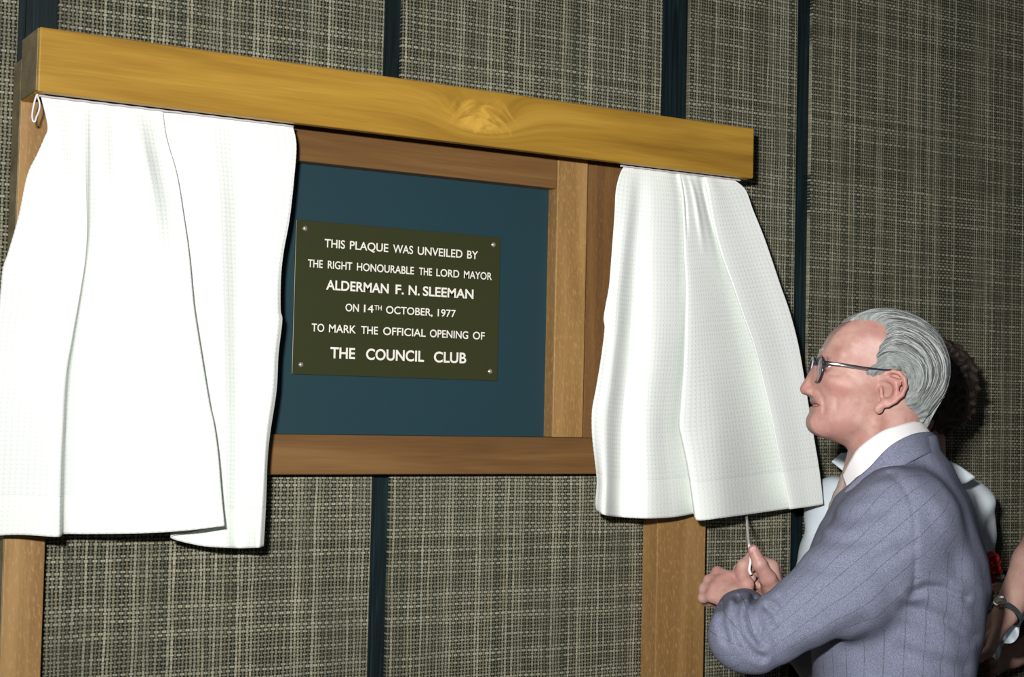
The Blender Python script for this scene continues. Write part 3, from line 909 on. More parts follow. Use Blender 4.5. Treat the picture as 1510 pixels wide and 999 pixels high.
HAND_R = dict(
    palm=[((1144, 905, 2.615), (1140, 880, 2.605), .025, .026), ((1140, 878, 2.600), (1138, 842, 2.598), .022, .0130), ((1141, 878, 2.605), (1141, 845, 2.615), .022, .0130),
          ((1142, 880, 2.612), (1143, 851, 2.630), .022, .0125), ((1143, 884, 2.618), (1144, 860, 2.644), .022, .0115), ((1143, 884, 2.592), (1133, 856, 2.572), .019, .0145)],
    fingers=[([(1137, 836, 2.598), (1109, 823, 2.592), (1096, 834, 2.576), (1095, 848, 2.568)], [.0120, .0105, .0095, .0088]),
             ([(1141, 840, 2.616), (1111, 832, 2.616), (1099, 845, 2.602), (1108, 853, 2.590)], [.0120, .0105, .0095, .0085]),
             ([(1143, 848, 2.632), (1114, 843, 2.636), (1104, 856, 2.622), (1114, 862, 2.608)], [.0115, .0100, .0090, .0080]),
             ([(1144, 858, 2.646), (1118, 855, 2.652), (1110, 867, 2.638), (1120, 871, 2.626)], [.0105, .0090, .0080, .0072]),
             ([(1143, 876, 2.580), (1132, 853, 2.562), (1120, 832, 2.552), (1111, 812, 2.556)], [.0165, .0135, .0115, .0096])])
def hand_prims(Hd):
    pal = [(P_(*a), P_(*b), ra, rb) for a, b, ra, rb in Hd['palm']]
    fin = [([P_(*q) for q in pts], r) for pts, r in Hd['fingers']]
    return pal, fin
HL, HR = hand_prims(HAND_L), hand_prims(HAND_R)
def hand_sdf(p, H):
    d = None
    for a, b, ra, rb in H[0]:
        e = cone(p, a, b, ra, rb)
        d = e if d is None else smin(d, e, 0.007)
    for pts, r in H[1]:
        f = chain(p, pts, r, 0.0025)
        # knuckle swellings
        for q, rr in zip(pts[:3], r[:3]):
            f = smin(f, np.linalg.norm(p - q, axis=1) - rr * 1.05, 0.003)
        d = smin(d, f, 0.0035)
    return d

ES, EL, WL = P_(1328, 768, 2.37), P_(1113, 950, 2.325), P_(1096, 908, 2.53)
FE = P_(1097, 938, 2.325)
SR = P_(1334, 752, 2.54) - LT * 0.175
ER, WR = P_(1222, 968, 2.715), P_(1146, 905, 2.62)
zc = lambda py, px=1331, d=2.53: P_(px, py, d)[2]
# chest sections: centre pixel, half depth, half breadth
SECT = [(1350, 640, .034, .058), (1344, 664, .046, .078), (1341, 682, .064, .105), (1335, 704, .084, .150), (1330, 735, .107, .184), (1326, 775, .125, .200), (1323, 820, .142, .203),
        (1324, 860, .147, .203), (1322, 925, .136, .195), (1318, 999, .128, .186), (1315, 1080, .130, .190), (1315, 1180, .136, .200), (1315, 1280, .142, .207)]
SZ = np.array([zc(b, a) for a, b, _, _ in SECT])[::-1]
SC_ = np.array([P_(a, b, 2.53)[:2] for a, b, _, _ in SECT])[::-1]
SA = np.array([c for _, _, c, _ in SECT])[::-1]
SB = np.array([c for _, _, _, c in SECT])[::-1]
def chest(p, grow=0.0):
    z = p[:, 2]
    cx_, cy_ = np.interp(z, SZ, SC_[:, 0]), np.interp(z, SZ, SC_[:, 1])
    a, b = np.interp(z, SZ, SA) + grow, np.interp(z, SZ, SB) + grow
    f = (p[:, 0] - cx_) * FT[0] + (p[:, 1] - cy_) * FT[1]
    l = (p[:, 0] - cx_) * LT[0] + (p[:, 1] - cy_) * LT[1]
    e = 2.4
    r = (np.abs(f / a) ** e + np.abs(l / b) ** e) ** (1 / e)
    d = (r - 1) * np.minimum(a, b)
    d = np.maximum(d, z - (SZ[-1] + grow))
    return np.maximum(d, SZ[0] - z)

HIP = V3(SC_[0][0], SC_[0][1], 0.88)
def man_body(p):
    d = head_mm(to_mm(p)) * KH
    far = d > 0.20
    t = chest(p, -0.022) * 0.8
    d = smin(d, t, 0.03)
    d = smin(d, chain(p, [ES + LT * -0.02, EL, WL], [.050, .040, .026], 0.01), 0.02)
    d = smin(d, chain(p, [SR + LT * 0.02, ER, WR], [.050, .040, .027], 0.01), 0.02)
    d = smin(d, np.minimum(hand_sdf(p, HL), 9), 0.008)
    d = np.where(hand_sdf(p, HR) < 0.06, smin(d, hand_sdf(p, HR), 0.006), d)
    for s_ in (-1, 1):
        h = HIP + LT * s_ * 0.09
        k = V3(h[0], h[1], 0.48) + FT * 0.02 + LT * s_ * 0.01
        a = V3(h[0], h[1], 0.07) - FT * 0.02 + LT * s_ * 0.02
        d = smin(d, chain(p, [h, k, a, a + FT * 0.14 + V3(0, 0, -0.045)], [.085, .055, .036, .028], 0.02), 0.03)
    return d

man_loc = (HIP[0], HIP[1], 0.0)
man = thing('person', 'silver-haired man with glasses in a blue-grey suit pulling the curtain cord', 'person', man_loc)
KEY = np.array([ES, EL, WL, SR, ER, WR, HIP, *to_w([(140, 60, 150), (-110, -60, -60), (140, -60, 0), (-110, 90, 100)])] + [q for H in (HL, HR) for pts, _ in H[1] for q in pts])
gx, gy, _ = grid(KEY, 0.10, .0026)
def man_uv(v):
    m = to_mm(v)
    y = np.abs(m[:, 1])
    lip = np.exp(-((m[:, 2] + 50) / 5.5) ** 4) * (m[:, 0] > 88 - 0.2 * y) * np.clip((29 - y) / 5, 0, 1)
    red = np.exp(-(np.linalg.norm((m - V3(132, 0, -26)) / V3(14, 20, 14), axis=1)) ** 2) + 0.8 * np.exp(-((y - 84) / 8) ** 2) * (m[:, 0] < 30) * (m[:, 0] > -30) * (np.abs(m[:, 2]) < 48)
    red = red + 0.5 * np.exp(-(np.linalg.norm((m[:, [0, 2]] - V3(82, -12, 0)[:2]) / 18, axis=1)) ** 2) * (y > 20)
    far_ = np.linalg.norm(m, axis=1) > 190
    return np.stack([np.where(far_, 0, lip), np.where(far_, 0, np.clip(red, 0, 1))], 1)
body = sdf_obj('body', man_body, gx, gy,
               axis((-0.012, 1.10, .012), (1.10, 1.32, .0026), (1.32, 1.40, .004), (1.40, 1.78, .0022)), MAT_SKIN, man, man_uv)
print('man body', len(body.data.vertices), flush=True)

# hair combed straight back
def c7(a, b): return (1140 + a / 3.997, 430 + b / 3.997)
def hp(a, b, t=0.0):
    """a traced point of the head -> x, z in millimetres on the plane y = t"""
    px, py = c7(a, b)
    d = (px - W_PX / 2) / F_PX * CR - (py - H_PX / 2) / F_PX * CU + CF
    n = RH[:, 1]
    org = to_w(V3(0, t, 0))[0]
    q = CAM + d * (((org - CAM) @ n) / (d @ n))
    m = to_mm(q[None])[0]
    return (m[0], m[2])
HAIR_IN = [hp(*q, t=62) for q in [(425, 182), (470, 168), (520, 164), (570, 168), (620, 180), (652, 204), (663, 240), (645, 285), (618, 325), (600, 375), (602, 425), (565, 443), (533, 458), (540, 490), (585, 505), (640, 492),
                                  (690, 480), (742, 474), (780, 512), (788, 570), (775, 625), (782, 668), (820, 700), (860, 725), (890, 765), (902, 835)]]
HAIR_OUT = [hp(*q, t=0) for q in [(925, 830), (950, 790), (978, 735), (1002, 655), (1014, 575), (1018, 490), (1012, 410), (988, 325), (952, 248), (902, 188), (842, 142), (762, 107), (682, 88), (602, 84), (534, 94), (478, 117), (434, 152)]]
HAIR_POLY = HAIR_IN + HAIR_OUT
def hair_lat(m):
    r = np.hypot(m[:, 0] - 5, m[:, 2] - 10)
    return np.arctan2(r, np.abs(m[:, 1]) + 8), np.arctan2(m[:, 2] - 10, m[:, 0] - 5)
def man_hair(p):
    m = to_mm(p)
    d = head_mm(m, ears=False)
    lat, an = hair_lat(m)
    pd = poly_sdf(m[:, [0, 2]], HAIR_POLY) + 1.0 * np.sin(lat * 60)
    tap = np.clip(-pd / 15, 0, 1) ** 0.65
    th = 9.0 + 1.0 * np.sin(lat * 46 + 1.5 * np.sin(an * 3)) + 0.7 * np.sin(lat * 101 + an * 2.2 + 1) + 1.3 * np.sin(lat * 17 + an)
    wave = np.clip((-m[:, 2] + 5) / 40, 0, 1)
    th = th + wave * 2.0 * np.sin(lat * 30 + np.sin(an * 20) * 1.5)
    th = -1.5 + (th + 1.5) * tap
    return np.maximum(d - th, pd - 3) * KH
hair = sdf_obj('hair', man_hair, *grid(to_w([(140, 60, 150), (-110, -60, -60), (140, -60, 0), (-110, 70, 100)]), .03, .0022), MAT_SILVER, man,
               lambda v: np.stack(hair_lat(to_mm(v)), 1), relax=1)

# loose combed strands over the shell of hair
from mathutils.bvhtree import BVHTree
bvh = BVHTree.FromPolygons([tuple(v.co) for v in hair.data.vertices], [tuple(p.vertices) for p in hair.data.polygons])
geo, gm = [], []
for k in range(900):
    s_ = 1 if k % 3 else -1
    lat0 = RNG.uniform(0.62, 1.56)
    a0 = RNG.uniform(0.35, 2.3)
    a1 = min(a0 + RNG.uniform(0.7, 1.9), 3.95)
    pts = []
    dl = RNG.normal(0, .05)
    for q, an in enumerate(np.linspace(a0, a1, 22)):
        la = lat0 + dl * q / 22
        dr = V3(math.cos(an) * math.sin(la), s_ * math.cos(la), math.sin(an) * math.sin(la))
        o0 = to_w(V3(5, -8 * s_ * 0, 10))[0]
        wd = unit(RH @ dr)
        hit = bvh.ray_cast(Vector(o0 + wd * 0.25), Vector(-wd), 0.24)
        if hit[0] is None:
            break
        hm = to_mm(np.array(hit[0])[None])[0]
        if poly_sdf(np.array([[hm[0], hm[2]]]), HAIR_POLY)[0] > (-1.5 if k % 2 else -5):
            if pts:
                break
            continue
        pts.append(np.array(hit[0]) + (RH @ dr) * 0.0005)
    if len(pts) > 6:
        P = np.array(pts)
        n = len(P)
        geo.append(tube_geo(P, np.sin(np.linspace(.25, math.pi - .1, n)) * RNG.uniform(.0005, .0009), 5))
        gm.append(RNG.integers(0, 3))
V, F = join_geo(geo)
strands = mesh_obj('hair_strands', V, F, plain('strand_silver', (0.42, 0.45, 0.44), 0.4), hair)
strands.data.materials.append(plain('strand_grey', (0.20, 0.215, 0.21), 0.4))
strands.data.materials.append(plain('strand_dark', (0.075, 0.08, 0.078), 0.4))
i0 = 0
mi = np.concatenate([np.full(len(f), g) for (v, f), g in zip(geo, gm)]).astype(np.int32)
strands.data.polygons.foreach_set('material_index', mi)

# eyes, eyebrows, teeth, nails
for s_ in (1, -1):
    V, F = [], []
    c = V3(98.5, 32 * s_, 20)
    for i in range(17):
        for j in range(32):
            a, b = math.pi * i / 16, 2 * math.pi * j / 32
            V.append(c + 13.2 * V3(math.cos(a), math.sin(a) * math.cos(b), math.sin(a) * math.sin(b)))
    for i in range(16):
        for j in range(32):
            F.append((i * 32 + j, i * 32 + (j + 1) % 32, (i + 1) * 32 + (j + 1) % 32, (i + 1) * 32 + j))
    o = mesh_obj('eye', to_w(np.array(V)), F, MAT_EYE, man)
    o.data.materials.append(MAT_IRIS)
    for pl_ in o.data.polygons:
        if pl_.index < 4 * 32:
            pl_.material_index = 1
    geo = []
    for k in range(46):
        t = RNG.random()
        b0 = V3(118 - 26 * t ** 1.3, (12 + 36 * t) * s_, 41 + 5 * math.sin(t * 2.6) + RNG.normal(0, 1.6))
        b1 = b0 + V3(2 - 8 * t, 5 * s_ * (0.4 + t), 4 - 5 * t) + RNG.normal(0, 1, 3)
        geo.append(tube_geo(to_w(np.array([b0, (b0 + b1) / 2 + V3(1, 0, .5), b1])), [0.0007, 0.0006, 0.0003], 5))
    V, F = join_geo(geo)
    mesh_obj('eyebrow', V, F, MAT_SILVER, man)
V, F = [], []
for k in range(25):
    a = (k / 24 - 0.5) * 2
    b = V3(107 - 13 * a * a, 20 * a, -46.2)
    V += [b, b + V3(-0.5, 0, -4.2), b + V3(-4, 0, -4.2), b + V3(-4, 0, 0)]
for k in range(24):
    for j in range(4):
        F.append((4 * k + j, 4 * k + 4 + j, 4 * k + 4 + (j + 1) % 4, 4 * k + (j + 1) % 4))
mesh_obj('teeth', to_w(np.array(V)), F, MAT_TEETH, man)

def nail(a, b, nrm, w, L, name='nail', parent=None):
    ax_ = unit(b - a)
    nrm = unit(nrm - ax_ * (nrm @ ax_))
    sd = np.cross(ax_, nrm)
    V, F = [], []
    for i in range(9):
        u = i / 8 * 2 - 1
        for j in range(11):
            v = j / 10 * 2 - 1
            ww = w * math.sqrt(max(0.05, 1 - abs(u) ** 5))
            V.append(b + ax_ * (u * L * 0.5) + sd * (v * ww) + nrm * (math.sqrt(max(0, 1 - (v * 0.8) ** 2)) - 1) * w * 0.9)
    for i in range(8):
        for j in range(10):
            F.append((i * 11 + j, i * 11 + j + 1, i * 11 + j + 12, i * 11 + j + 11))
    o = mesh_obj(name, V, F, MAT_NAIL, parent)
    s = o.modifiers.new('thickness', 'SOLIDIFY')
    s.thickness = 0.0008
    return o
th = HR[1][4][0]
nail(th[2], th[3] - CF * 0.0094 + unit(th[3] - th[2]) * 0.001, -CF + CR * 0.1, 0.0062, 0.013, 'nail', man)

# glasses: a thing of its own
gl_c = to_w(V3(118, 0, 14))[0]
specs = thing('eyeglasses', 'dark-rimmed eyeglasses with a shiny temple arm worn by the silver-haired man', 'glasses', tuple(gl_c))
def lens_curve(s_, r=1.0, n=48):
    pts = []
    for k in range(n):
        a = 2 * math.pi * k / n
        cy, cz = 26 * np.sign(math.cos(a)) * abs(math.cos(a)) ** 0.75, 20.5 * np.sign(math.sin(a)) * abs(math.sin(a)) ** 0.8
        pts.append(V3(122.5 - 0.0008 * (33 + cy * r) ** 2 + cz * 0.10, s_ * (34 + cy * r), 9 + cz * r * 1.08))
    return np.array(pts)
for s_ in (1, -1):
    cu = lens_curve(s_)
    V, F = tube_geo(to_w(np.vstack([cu, cu[:2]])), 0.0019, 8)
    o = mesh_obj('rim', V, F, MAT_FRAME, specs)
    inner = lens_curve(s_, 0.97)
    cen = inner.mean(0)
    V, F = [cen + V3(1.5, 0, 0), cen - V3(0.3, 0, 0)], []
    n = len(inner)
    V += [q + V3(0.7, 0, 0) for q in inner] + [q - V3(0.7, 0, 0) for q in inner]
    for k in range(n):
        k2 = (k + 1) % n
        F += [(0, 2 + k, 2 + k2), (1, 2 + n + k2, 2 + n + k), (2 + k, 2 + n + k, 2 + n + k2, 2 + k2)]
    mesh_obj('lens', to_w(np.array(V)), F, MAT_GLASS, specs)
    tp = spline([V3(120, 61 * s_, 21), V3(116, 67 * s_, 22), V3(90, 73.5 * s_, 24.5), V3(55, 77.5 * s_, 27.5), V3(25, 79.5 * s_, 31.5), V3(10, 79 * s_, 35), V3(-4, 78.5 * s_, 37.5)], 60)
    V, F = tube_geo(to_w(tp), [0.0030] * 30 + list(np.linspace(.003, .0016, 30)), 10, 0.6)
    t_ = mesh_obj('temple_arm', V, F, MAT_FRAME, specs)
    V, F = tube_geo(to_w(np.array([q + V3(0, 1.6 * s_, -2.0) for q in tp[9:32]])), 0.0029, 8, 0.6)
    o = mesh_obj('metal_inlay', V, F, MAT_CHROME, t_)
    o['label'] = 'shiny silver inlay'
V, F = tube_geo(to_w(spline([V3(121, 9, 20), V3(125, 5, 24), V3(126.5, 0, 25), V3(125, -5, 24), V3(121, -9, 20)], 20)), 0.0022, 8)
mesh_obj('bridge', V, F, MAT_FRAME, specs)

# suit jacket
def to_px(p):
    q = p - CAM
    d = q @ CF
    return np.stack([W_PX / 2 + F_PX * (q @ CR) / d, H_PX / 2 - F_PX * (q @ CU) / d], 1), d
ML = P_(1248, 862, 2.348)
FOLDS = [  # grooves in the cloth: polyline, width in pixels, depth in metres
    ([(1345, 876), (1366, 866), (1390, 868), (1424, 882)], 6, .0035), ([(1335, 895), (1365, 902), (1400, 918), (1432, 940)], 9, .004),
    ([(1131, 897), (1142, 905), (1146, 918)], 5, .006), ([(1112, 884), (1104, 905), (1110, 930), (1124, 950)], 6, .0065), ([(1090, 884), (1082, 910), (1090, 940), (1108, 962), (1125, 970)], 6, .006),
    ([(1068, 894), (1064, 920), (1072, 945)], 6, .0055), ([(1150, 885), (1158, 902), (1156, 925)], 7, .004), ([(1212, 765), (1250, 768), (1300, 752)], 9, .003),
    ([(1205, 795), (1245, 800), (1300, 792)], 8, .003), ([(1190, 835), (1230, 842), (1290, 830), (1340, 805)], 9, .003), ([(1255, 720), (1285, 706), (1318, 700)], 6, .003),
    ([(1170, 965), (1210, 950), (1270, 915)], 10, .003), ([(1370, 760), (1395, 800), (1410, 850)], 12, .003), ([(1330, 960), (1370, 975), (1420, 985)], 10, .003)]
SEAM = [(1310, 698), (1330, 715), (1344, 740), (1349, 775), (1350, 820), (1348, 870)]
def arm_d(p):
    return chain(p, [ES, ML, EL], [.078, .069, .045], 0.02)
def fore_d(p):
    d = chain(p, [FE, WL], [.054, .044], 0.01)
    ax_ = unit(WL - EL)
    return np.maximum(d, (p - WL) @ ax_)
def arm_r(p):
    ax_ = unit(WR - ER)
    return np.maximum(chain(p, [SR, ER, WR], [.080, .058, .044], 0.02), (p - (WR - ax_ * 0.01)) @ ax_)
def hem(p):
    return 0.80 - p[:, 2]
NB = to_w(V3(-22, 0, -70))[0]
NT = to_w(V3(-34, 0, -190))[0]
def jacket_sdf(p):
    t = chest(p, 0.0) * 0.85
    low = P_(1315, 1280, 2.53)
    d = smin(t, arm_r(p), 0.03)
    d = smin(d, arm_d(p), 0.04)
    d = smin(d, fore_d(p), 0.012)
    # open at the neck
    d = smax(d, -cone(p, to_w(V3(10, 0, -95))[0], to_w(V3(-24, 0, -165))[0], .062, .056), 0.006)
    # lapel opening down the front
    xy, dep = to_px(p)
    near = np.clip((2.50 - dep) / 0.05, 0, 1)
    for pl_, w, a in FOLDS:
        q = line2d(xy, pl_)
        d = d + near * a * np.exp(-(q / w) ** 2) - near * a * 0.3 * np.exp(-((q - 1.9 * w) / (w * 0.9)) ** 2)
    d = d + near * 0.0032 * np.exp(-(line2d(xy, SEAM) / 2.8) ** 2)
    d = d + 0.0012 * np.sin(p[:, 2] * 60 + p[:, 0] * 50) * np.sin(p[:, 0] * 70 - p[:, 1] * 40)
    return d
def jacket_uv(v):
    da, df, dt = arm_d(v), fore_d(v), chest(v) * 0.85
    z = v[:, 2]
    cx_, cy_ = np.interp(z, SZ, SC_[:, 0]), np.interp(z, SZ, SC_[:, 1])
    f = (v[:, 0] - cx_) * FT[0] + (v[:, 1] - cy_) * FT[1]
    l = (v[:, 0] - cx_) * LT[0] + (v[:, 1] - cy_) * LT[1]
    ub = np.arctan2(f, l) * 0.17
    def around(o, ax_, r):
        ax_ = unit(ax_)
        e1 = unit(np.cross(ax_, CF))
        e2 = np.cross(ax_, e1)
        q = v - o
        return np.arctan2(q @ e1, q @ -e2) * r, q @ ax_
    ua, va = around(ES, EL - ES, 0.075)
    uf, vf = around(EL, WL - EL, 0.052)
    ua = np.where(df < da, uf, ua)
    va = np.where(df < da, vf, va)
    sl = np.minimum(da, df) < dt
    return np.stack([np.where(sl, ua, ub), np.where(sl, va, z)], 1)
jacket = sdf_obj('jacket', jacket_sdf, grid(KEY, .13, .0036)[0], grid(KEY, .13, .0036)[1], axis((0.70, 1.12, .010), (1.12, 1.50, .0036)), MAT_JACKET, man, jacket_uv, 2.4)
print('jacket', len(jacket.data.vertices), flush=True)

def ring_strip(name, top, bot, mat, parent, thick=0.003, closed=True, n=96, mid=None, off=0):
    A = spline(top + top[:3] if closed else top, n)
    B = spline(bot + bot[:3] if closed else bot, n)
    if closed:
        A = spline(np.vstack([top, top[:1]]), n)
        B = spline(np.vstack([bot, bot[:1]]), n)
    rows = 9
    V, F = [], []
    for i in range(n):
        for j in range(rows):
            t = j / (rows - 1)
            V.append(A[i] * (1 - t) + B[i] * t)
    for i in range(n - 1):
        for j in range(rows - 1):
            F.append((i * rows + j, i * rows + j + 1, (i + 1) * rows + j + 1, (i + 1) * rows + j))
    o = mesh_obj(name, V, F, mat, parent)
    s = o.modifiers.new('thickness', 'SOLIDIFY')
    s.thickness = thick
    s.offset = off
    return o
# shirt collar: open ring from the front, along the near side, round the back, and along the far side
DC = 2.525
colT = [P_(1243, 702, DC - .012), P_(1254, 680, DC - .035), P_(1268, 660, DC - .050), P_(1300, 637, DC - .062), P_(1328, 627, DC - .052), P_(1350, 622, DC - .028), P_(1360, 624, DC),
        P_(1352, 624, DC + .035), P_(1325, 630, DC + .060), P_(1296, 642, DC + .066), P_(1264, 668, DC + .050), P_(1247, 694, DC + .020)]
colB = [P_(1250, 722, DC - .025), P_(1268, 708, DC - .055), P_(1284, 692, DC - .070), P_(1312, 664, DC - .082), P_(1345, 650, DC - .066), P_(1370, 648, DC - .034), P_(1378, 648, DC),
        P_(1364, 650, DC + .045), P_(1330, 660, DC + .075), P_(1300, 672, DC + .080), P_(1262, 700, DC + .062), P_(1247, 720, DC + .030)]
sh = ring_strip('shirt', colT, colB, MAT_SHIRT, man, 0.003, closed=False)
sh['label'] = 'white shirt collar'
jT = [P_(1246, 726, DC - .072), P_(1262, 709, DC - .078), P_(1283, 690, DC - .086), P_(1310, 660, DC - .096), P_(1340, 643, DC - .080), P_(1364, 638, DC - .045), P_(1374, 640, DC),
      P_(1362, 644, DC + .05), P_(1325, 660, DC + .085), P_(1292, 684, DC + .09), P_(1262, 709, DC + .07), P_(1222, 770, DC + .05)]
jB = [P_(1256, 734, DC - .084), P_(1280, 714, DC - .098), P_(1300, 702, DC - .102), P_(1332, 687, DC - .104), P_(1362, 672, DC - .086), P_(1378, 668, DC - .046), P_(1386, 668, DC),
      P_(1384, 668, DC + .06), P_(1335, 690, DC + .11), P_(1300, 705, DC + .115), P_(1268, 730, DC + .09), P_(1226, 775, DC + .06)]
ring_strip('jacket_collar', jT, jB, MAT_TROUSER, man, 0.006, closed=False)
# tie: knot and blade
tieL = [P_(1248, 706, DC - .004), P_(1244, 718, DC - .004), P_(1238, 732, DC - .004), P_(1234, 748, DC - .002), P_(1230, 780, DC)]
def tie_sdf(p):
    d = chain(p, tieL, [.011, .009, .010, .012, .014], 0.006)
    return d
sdf_obj('tie', tie_sdf, *grid(tieL, .03, .002), MAT_TIE, man)
# trousers and shoes
def trousers_sdf(p):
    d = None
    for s_ in (-1, 1):
        h = HIP + LT * s_ * 0.088
        k = V3(h[0], h[1], 0.48) + FT * 0.02 + LT * s_ * 0.01
        a = V3(h[0], h[1], 0.07) - FT * 0.015 + LT * s_ * 0.02
        e = chain(p, [h + V3(0, 0, .04), k, a], [.108, .084, .078], 0.03)
        d = e if d is None else smin(d, e, 0.03)
    return np.maximum(d + 0.0015 * np.sin(p[:, 2] * 40 + p[:, 0] * 30), 0.035 - p[:, 2])
sdf_obj('trousers', trousers_sdf, axis((HIP[0] - .3, HIP[0] + .3, .009)), axis((HIP[1] - .3, HIP[1] + .3, .009)), axis((0.02, 1.1, .009)), MAT_TROUSER, man)
def shoe(parent, base, fd, s=1.0, mat=MAT_SHOE):
    fd = unit(fd)
    def f(p):
        d = chain(p, [base + V3(0, 0, .045 * s) - fd * .03 * s, base + V3(0, 0, .04 * s) + fd * .09 * s, base + V3(0, 0, .028 * s) + fd * .19 * s], [.044 * s, .047 * s, .030 * s], 0.03)
        return smax(d, 0.001 - p[:, 2], 0.004)
    c = base + fd * .08 * s
    return sdf_obj('shoe', f, axis((c[0] - .2, c[0] + .2, .006)), axis((c[1] - .2, c[1] + .2, .006)), axis((-.01, .13, .006)), mat, parent)
for s_ in (-1, 1):
    shoe(man, V3(HIP[0], HIP[1], 0) - FT * .03 + LT * s_ * .115, FT + LT * s_ * 0.15)

# the cord he pulls
cp = [P_(1098.5, 740, 3.095), P_(1101, 763, 3.07), P_(1102.3, 778, 2.86), P_(1103.5, 793, 2.68), P_(1104.4, 802, 2.59), P_(1105, 808, 2.569), P_(1107, 825, 2.569), P_(1105, 840, 2.566), P_(1107.5, 848, 2.562)]
V, F = tube_geo(spline(cp, 60), np.linspace(0.0027, 0.0020, 60), 8)
tag(mesh_obj('pull_cord', V, F, MAT_CORD), 'taut white pull cord running from the right curtain to the gripping hand', 'cord')

# ------------------------------------------------------------------ the woman behind him
FW = unit(V3(-0.20, -0.98, 0))
LW = np.cross([0, 0, 1.0], FW)                            # her left is to the right of the picture
WD = 3.225
w_mm, w_w, KW, RW = head_frame(P_(1354, 586, WD - .03), FW + LW * -1.3, 3, 0.86)
wz = lambda py: P_(1330, py, WD)[2]
WS = [(688, .055, .055), (704, .105, .070), (720, .150, .085), (745, .168, .098), (800, .168, .112), (870, .158, .112), (950, .138, .100), (1010, .140, .105), (1060, .165, .118), (1090, .172, .12)]
WZ = np.array([wz(a) for a, _, _ in WS])[::-1]
WB = np.array([b for _, b, _ in WS])[::-1]
WA = np.array([c for _, _, c in WS])[::-1]
WC = P_(1330, 800, WD)
def w_chest(p, g=0.0):
    z = p[:, 2]
    b, a = np.interp(z, WZ, WB) + g, np.interp(z, WZ, WA) + g
    f = (p - WC) @ V3(FW[0], FW[1], 0)
    l = (p - WC) @ V3(LW[0], LW[1], 0)
    r = (np.abs(f / a) ** 2.3 + np.abs(l / b) ** 2.3) ** (1 / 2.3)
    return np.maximum(np.maximum((r - 1) * np.minimum(a, b), z - WZ[-1] - g), WZ[0] - z)
def wp(l, f, z):
    return V3(WC[0], WC[1], 0) + LW * l + FW * f + V3(0, 0, z)
WSL, WEL, WWL, WHL = wp(.158, 0, wz(742)), wp(.172, -.02, wz(742) - .26), wp(.09, .17, wz(742) - .24), wp(.10, .215, wz(742) - .19)
WSR, WER, WWR, WHR = wp(-.158, 0, wz(742)), wp(-.178, -.03, wz(742) - .27), wp(-.165, .05, wz(742) - .50), wp(-.16, .08, wz(742) - .58)
def simple_hand(p, w, h, nrm, s=0.9):
    """relaxed hand from wrist w to knuckles h, fingers curling against nrm, thumb on the side"""
    dv = unit(h - w)
    nrm = unit(nrm - dv * (nrm @ dv))
    sd = np.cross(dv, nrm)
    d = None
    for k, (o, L) in enumerate([(-.027, .066), (-.009, .074), (.009, .069), (.026, .054)]):
        b = h + sd * o * s
        e = cone(p, w, b, .021 * s, .0105 * s)
        p1 = b + (dv * .8 - nrm * .45) * L * .48 * s
        p2 = p1 + (dv * .35 - nrm * .9) * L * .34 * s
        p3 = p2 + (-dv * .2 - nrm * .9) * L * .26 * s
        e = smin(e, chain(p, [b, p1, p2, p3], [.0095 * s, .0083 * s, .0074 * s, .0062 * s], .002), .003)
        d = e if d is None else smin(d, e, .004)
    t0 = w + dv * .02 - sd * .018 * s
    t1 = t0 + (dv * .6 - sd * .6 - nrm * .3) * .045 * s
    t2 = t1 + (dv * .9 - sd * .1 - nrm * .4) * .032 * s
    t3 = t2 + (dv * .9 + sd * .1 - nrm * .4) * .026 * s
    return smin(d, chain(p, [t0, t1, t2, t3], [.015 * s, .0115 * s, .0098 * s, .0078 * s], .003), .005)
def legs(p, o, f, l, zh, d, r=1.0):
    for s_ in (-1, 1):
        h = V3(o[0], o[1], zh) + l * s_ * .085
        k = V3(o[0], o[1], .47) + l * s_ * .07 + f * .02
        a = V3(o[0], o[1], .085) + l * s_ * .065 - f * .02
        d = smin(d, chain(p, [h, k, k * .62 + a * .38 - f * .012, a, a + f * .11 + V3(0, 0, -.055)], [.085 * r, .054 * r, .052 * r, .036 * r, .028 * r], .02), .03)
    return d
def woman_body(p):
    d = head_mm(w_mm(p)) * KW
    d = smin(d, w_chest(p, -.012) * .8, .03)
    d = smin(d, chain(p, [WSL, WEL, WWL], [.044, .038, .025], .01), .02)
    d = smin(d, chain(p, [WSR, WER, WWR], [.044, .038, .025], .01), .02)
    d = smin(d, simple_hand(p, WWL, WHL, LW * .8 + FW * .5), .008)
    d = smin(d, simple_hand(p, WWR, WHR, LW * -.9 + FW * .3), .008)
    return legs(p, WC, V3(FW[0], FW[1], 0), V3(LW[0], LW[1], 0), .86, d)
woman = thing('person', 'dark-haired woman in a white blouse standing behind the silver-haired man', 'person', (WC[0], WC[1], 0))
WK = [WSL, WEL, WWL, WHL, WSR, WER, WWR, WHR, *w_w([(140, 60, 150), (-110, -60, -60)])]
gx, gy, _ = grid(WK, .08, .005)
sdf_obj('body', woman_body, gx, gy, axis((-.012, .95, .012), (.95, 1.75, .005)), MAT_SKIN2, woman)
def w_hair(p):
    m = w_mm(p)
    d = ell(m, (-8, 0, 34), (122, 137, 118))
    d = smin(d, ell(m, (-20, 0, -20), (95, 118, 70)), 30)
    s1 = np.sin(m[:, 0] * .16 + 2 * np.sin(m[:, 2] * .05)) * np.sin(m[:, 1] * .15 + 1.5 * np.sin(m[:, 0] * .06)) * np.sin(m[:, 2] * .15 + 1.7 * np.sin(m[:, 1] * .05))
    s2 = np.sin(m[:, 0] * .5 + m[:, 2] * .2) * np.sin(m[:, 1] * .45) * np.sin(m[:, 2] * .42 + m[:, 1] * .2)
    d = d - 11 * s1 - 3.0 * s2
    return smax(d, -ell(m, (118, 0, -18), (78, 66, 82)), 8) * KW * .7
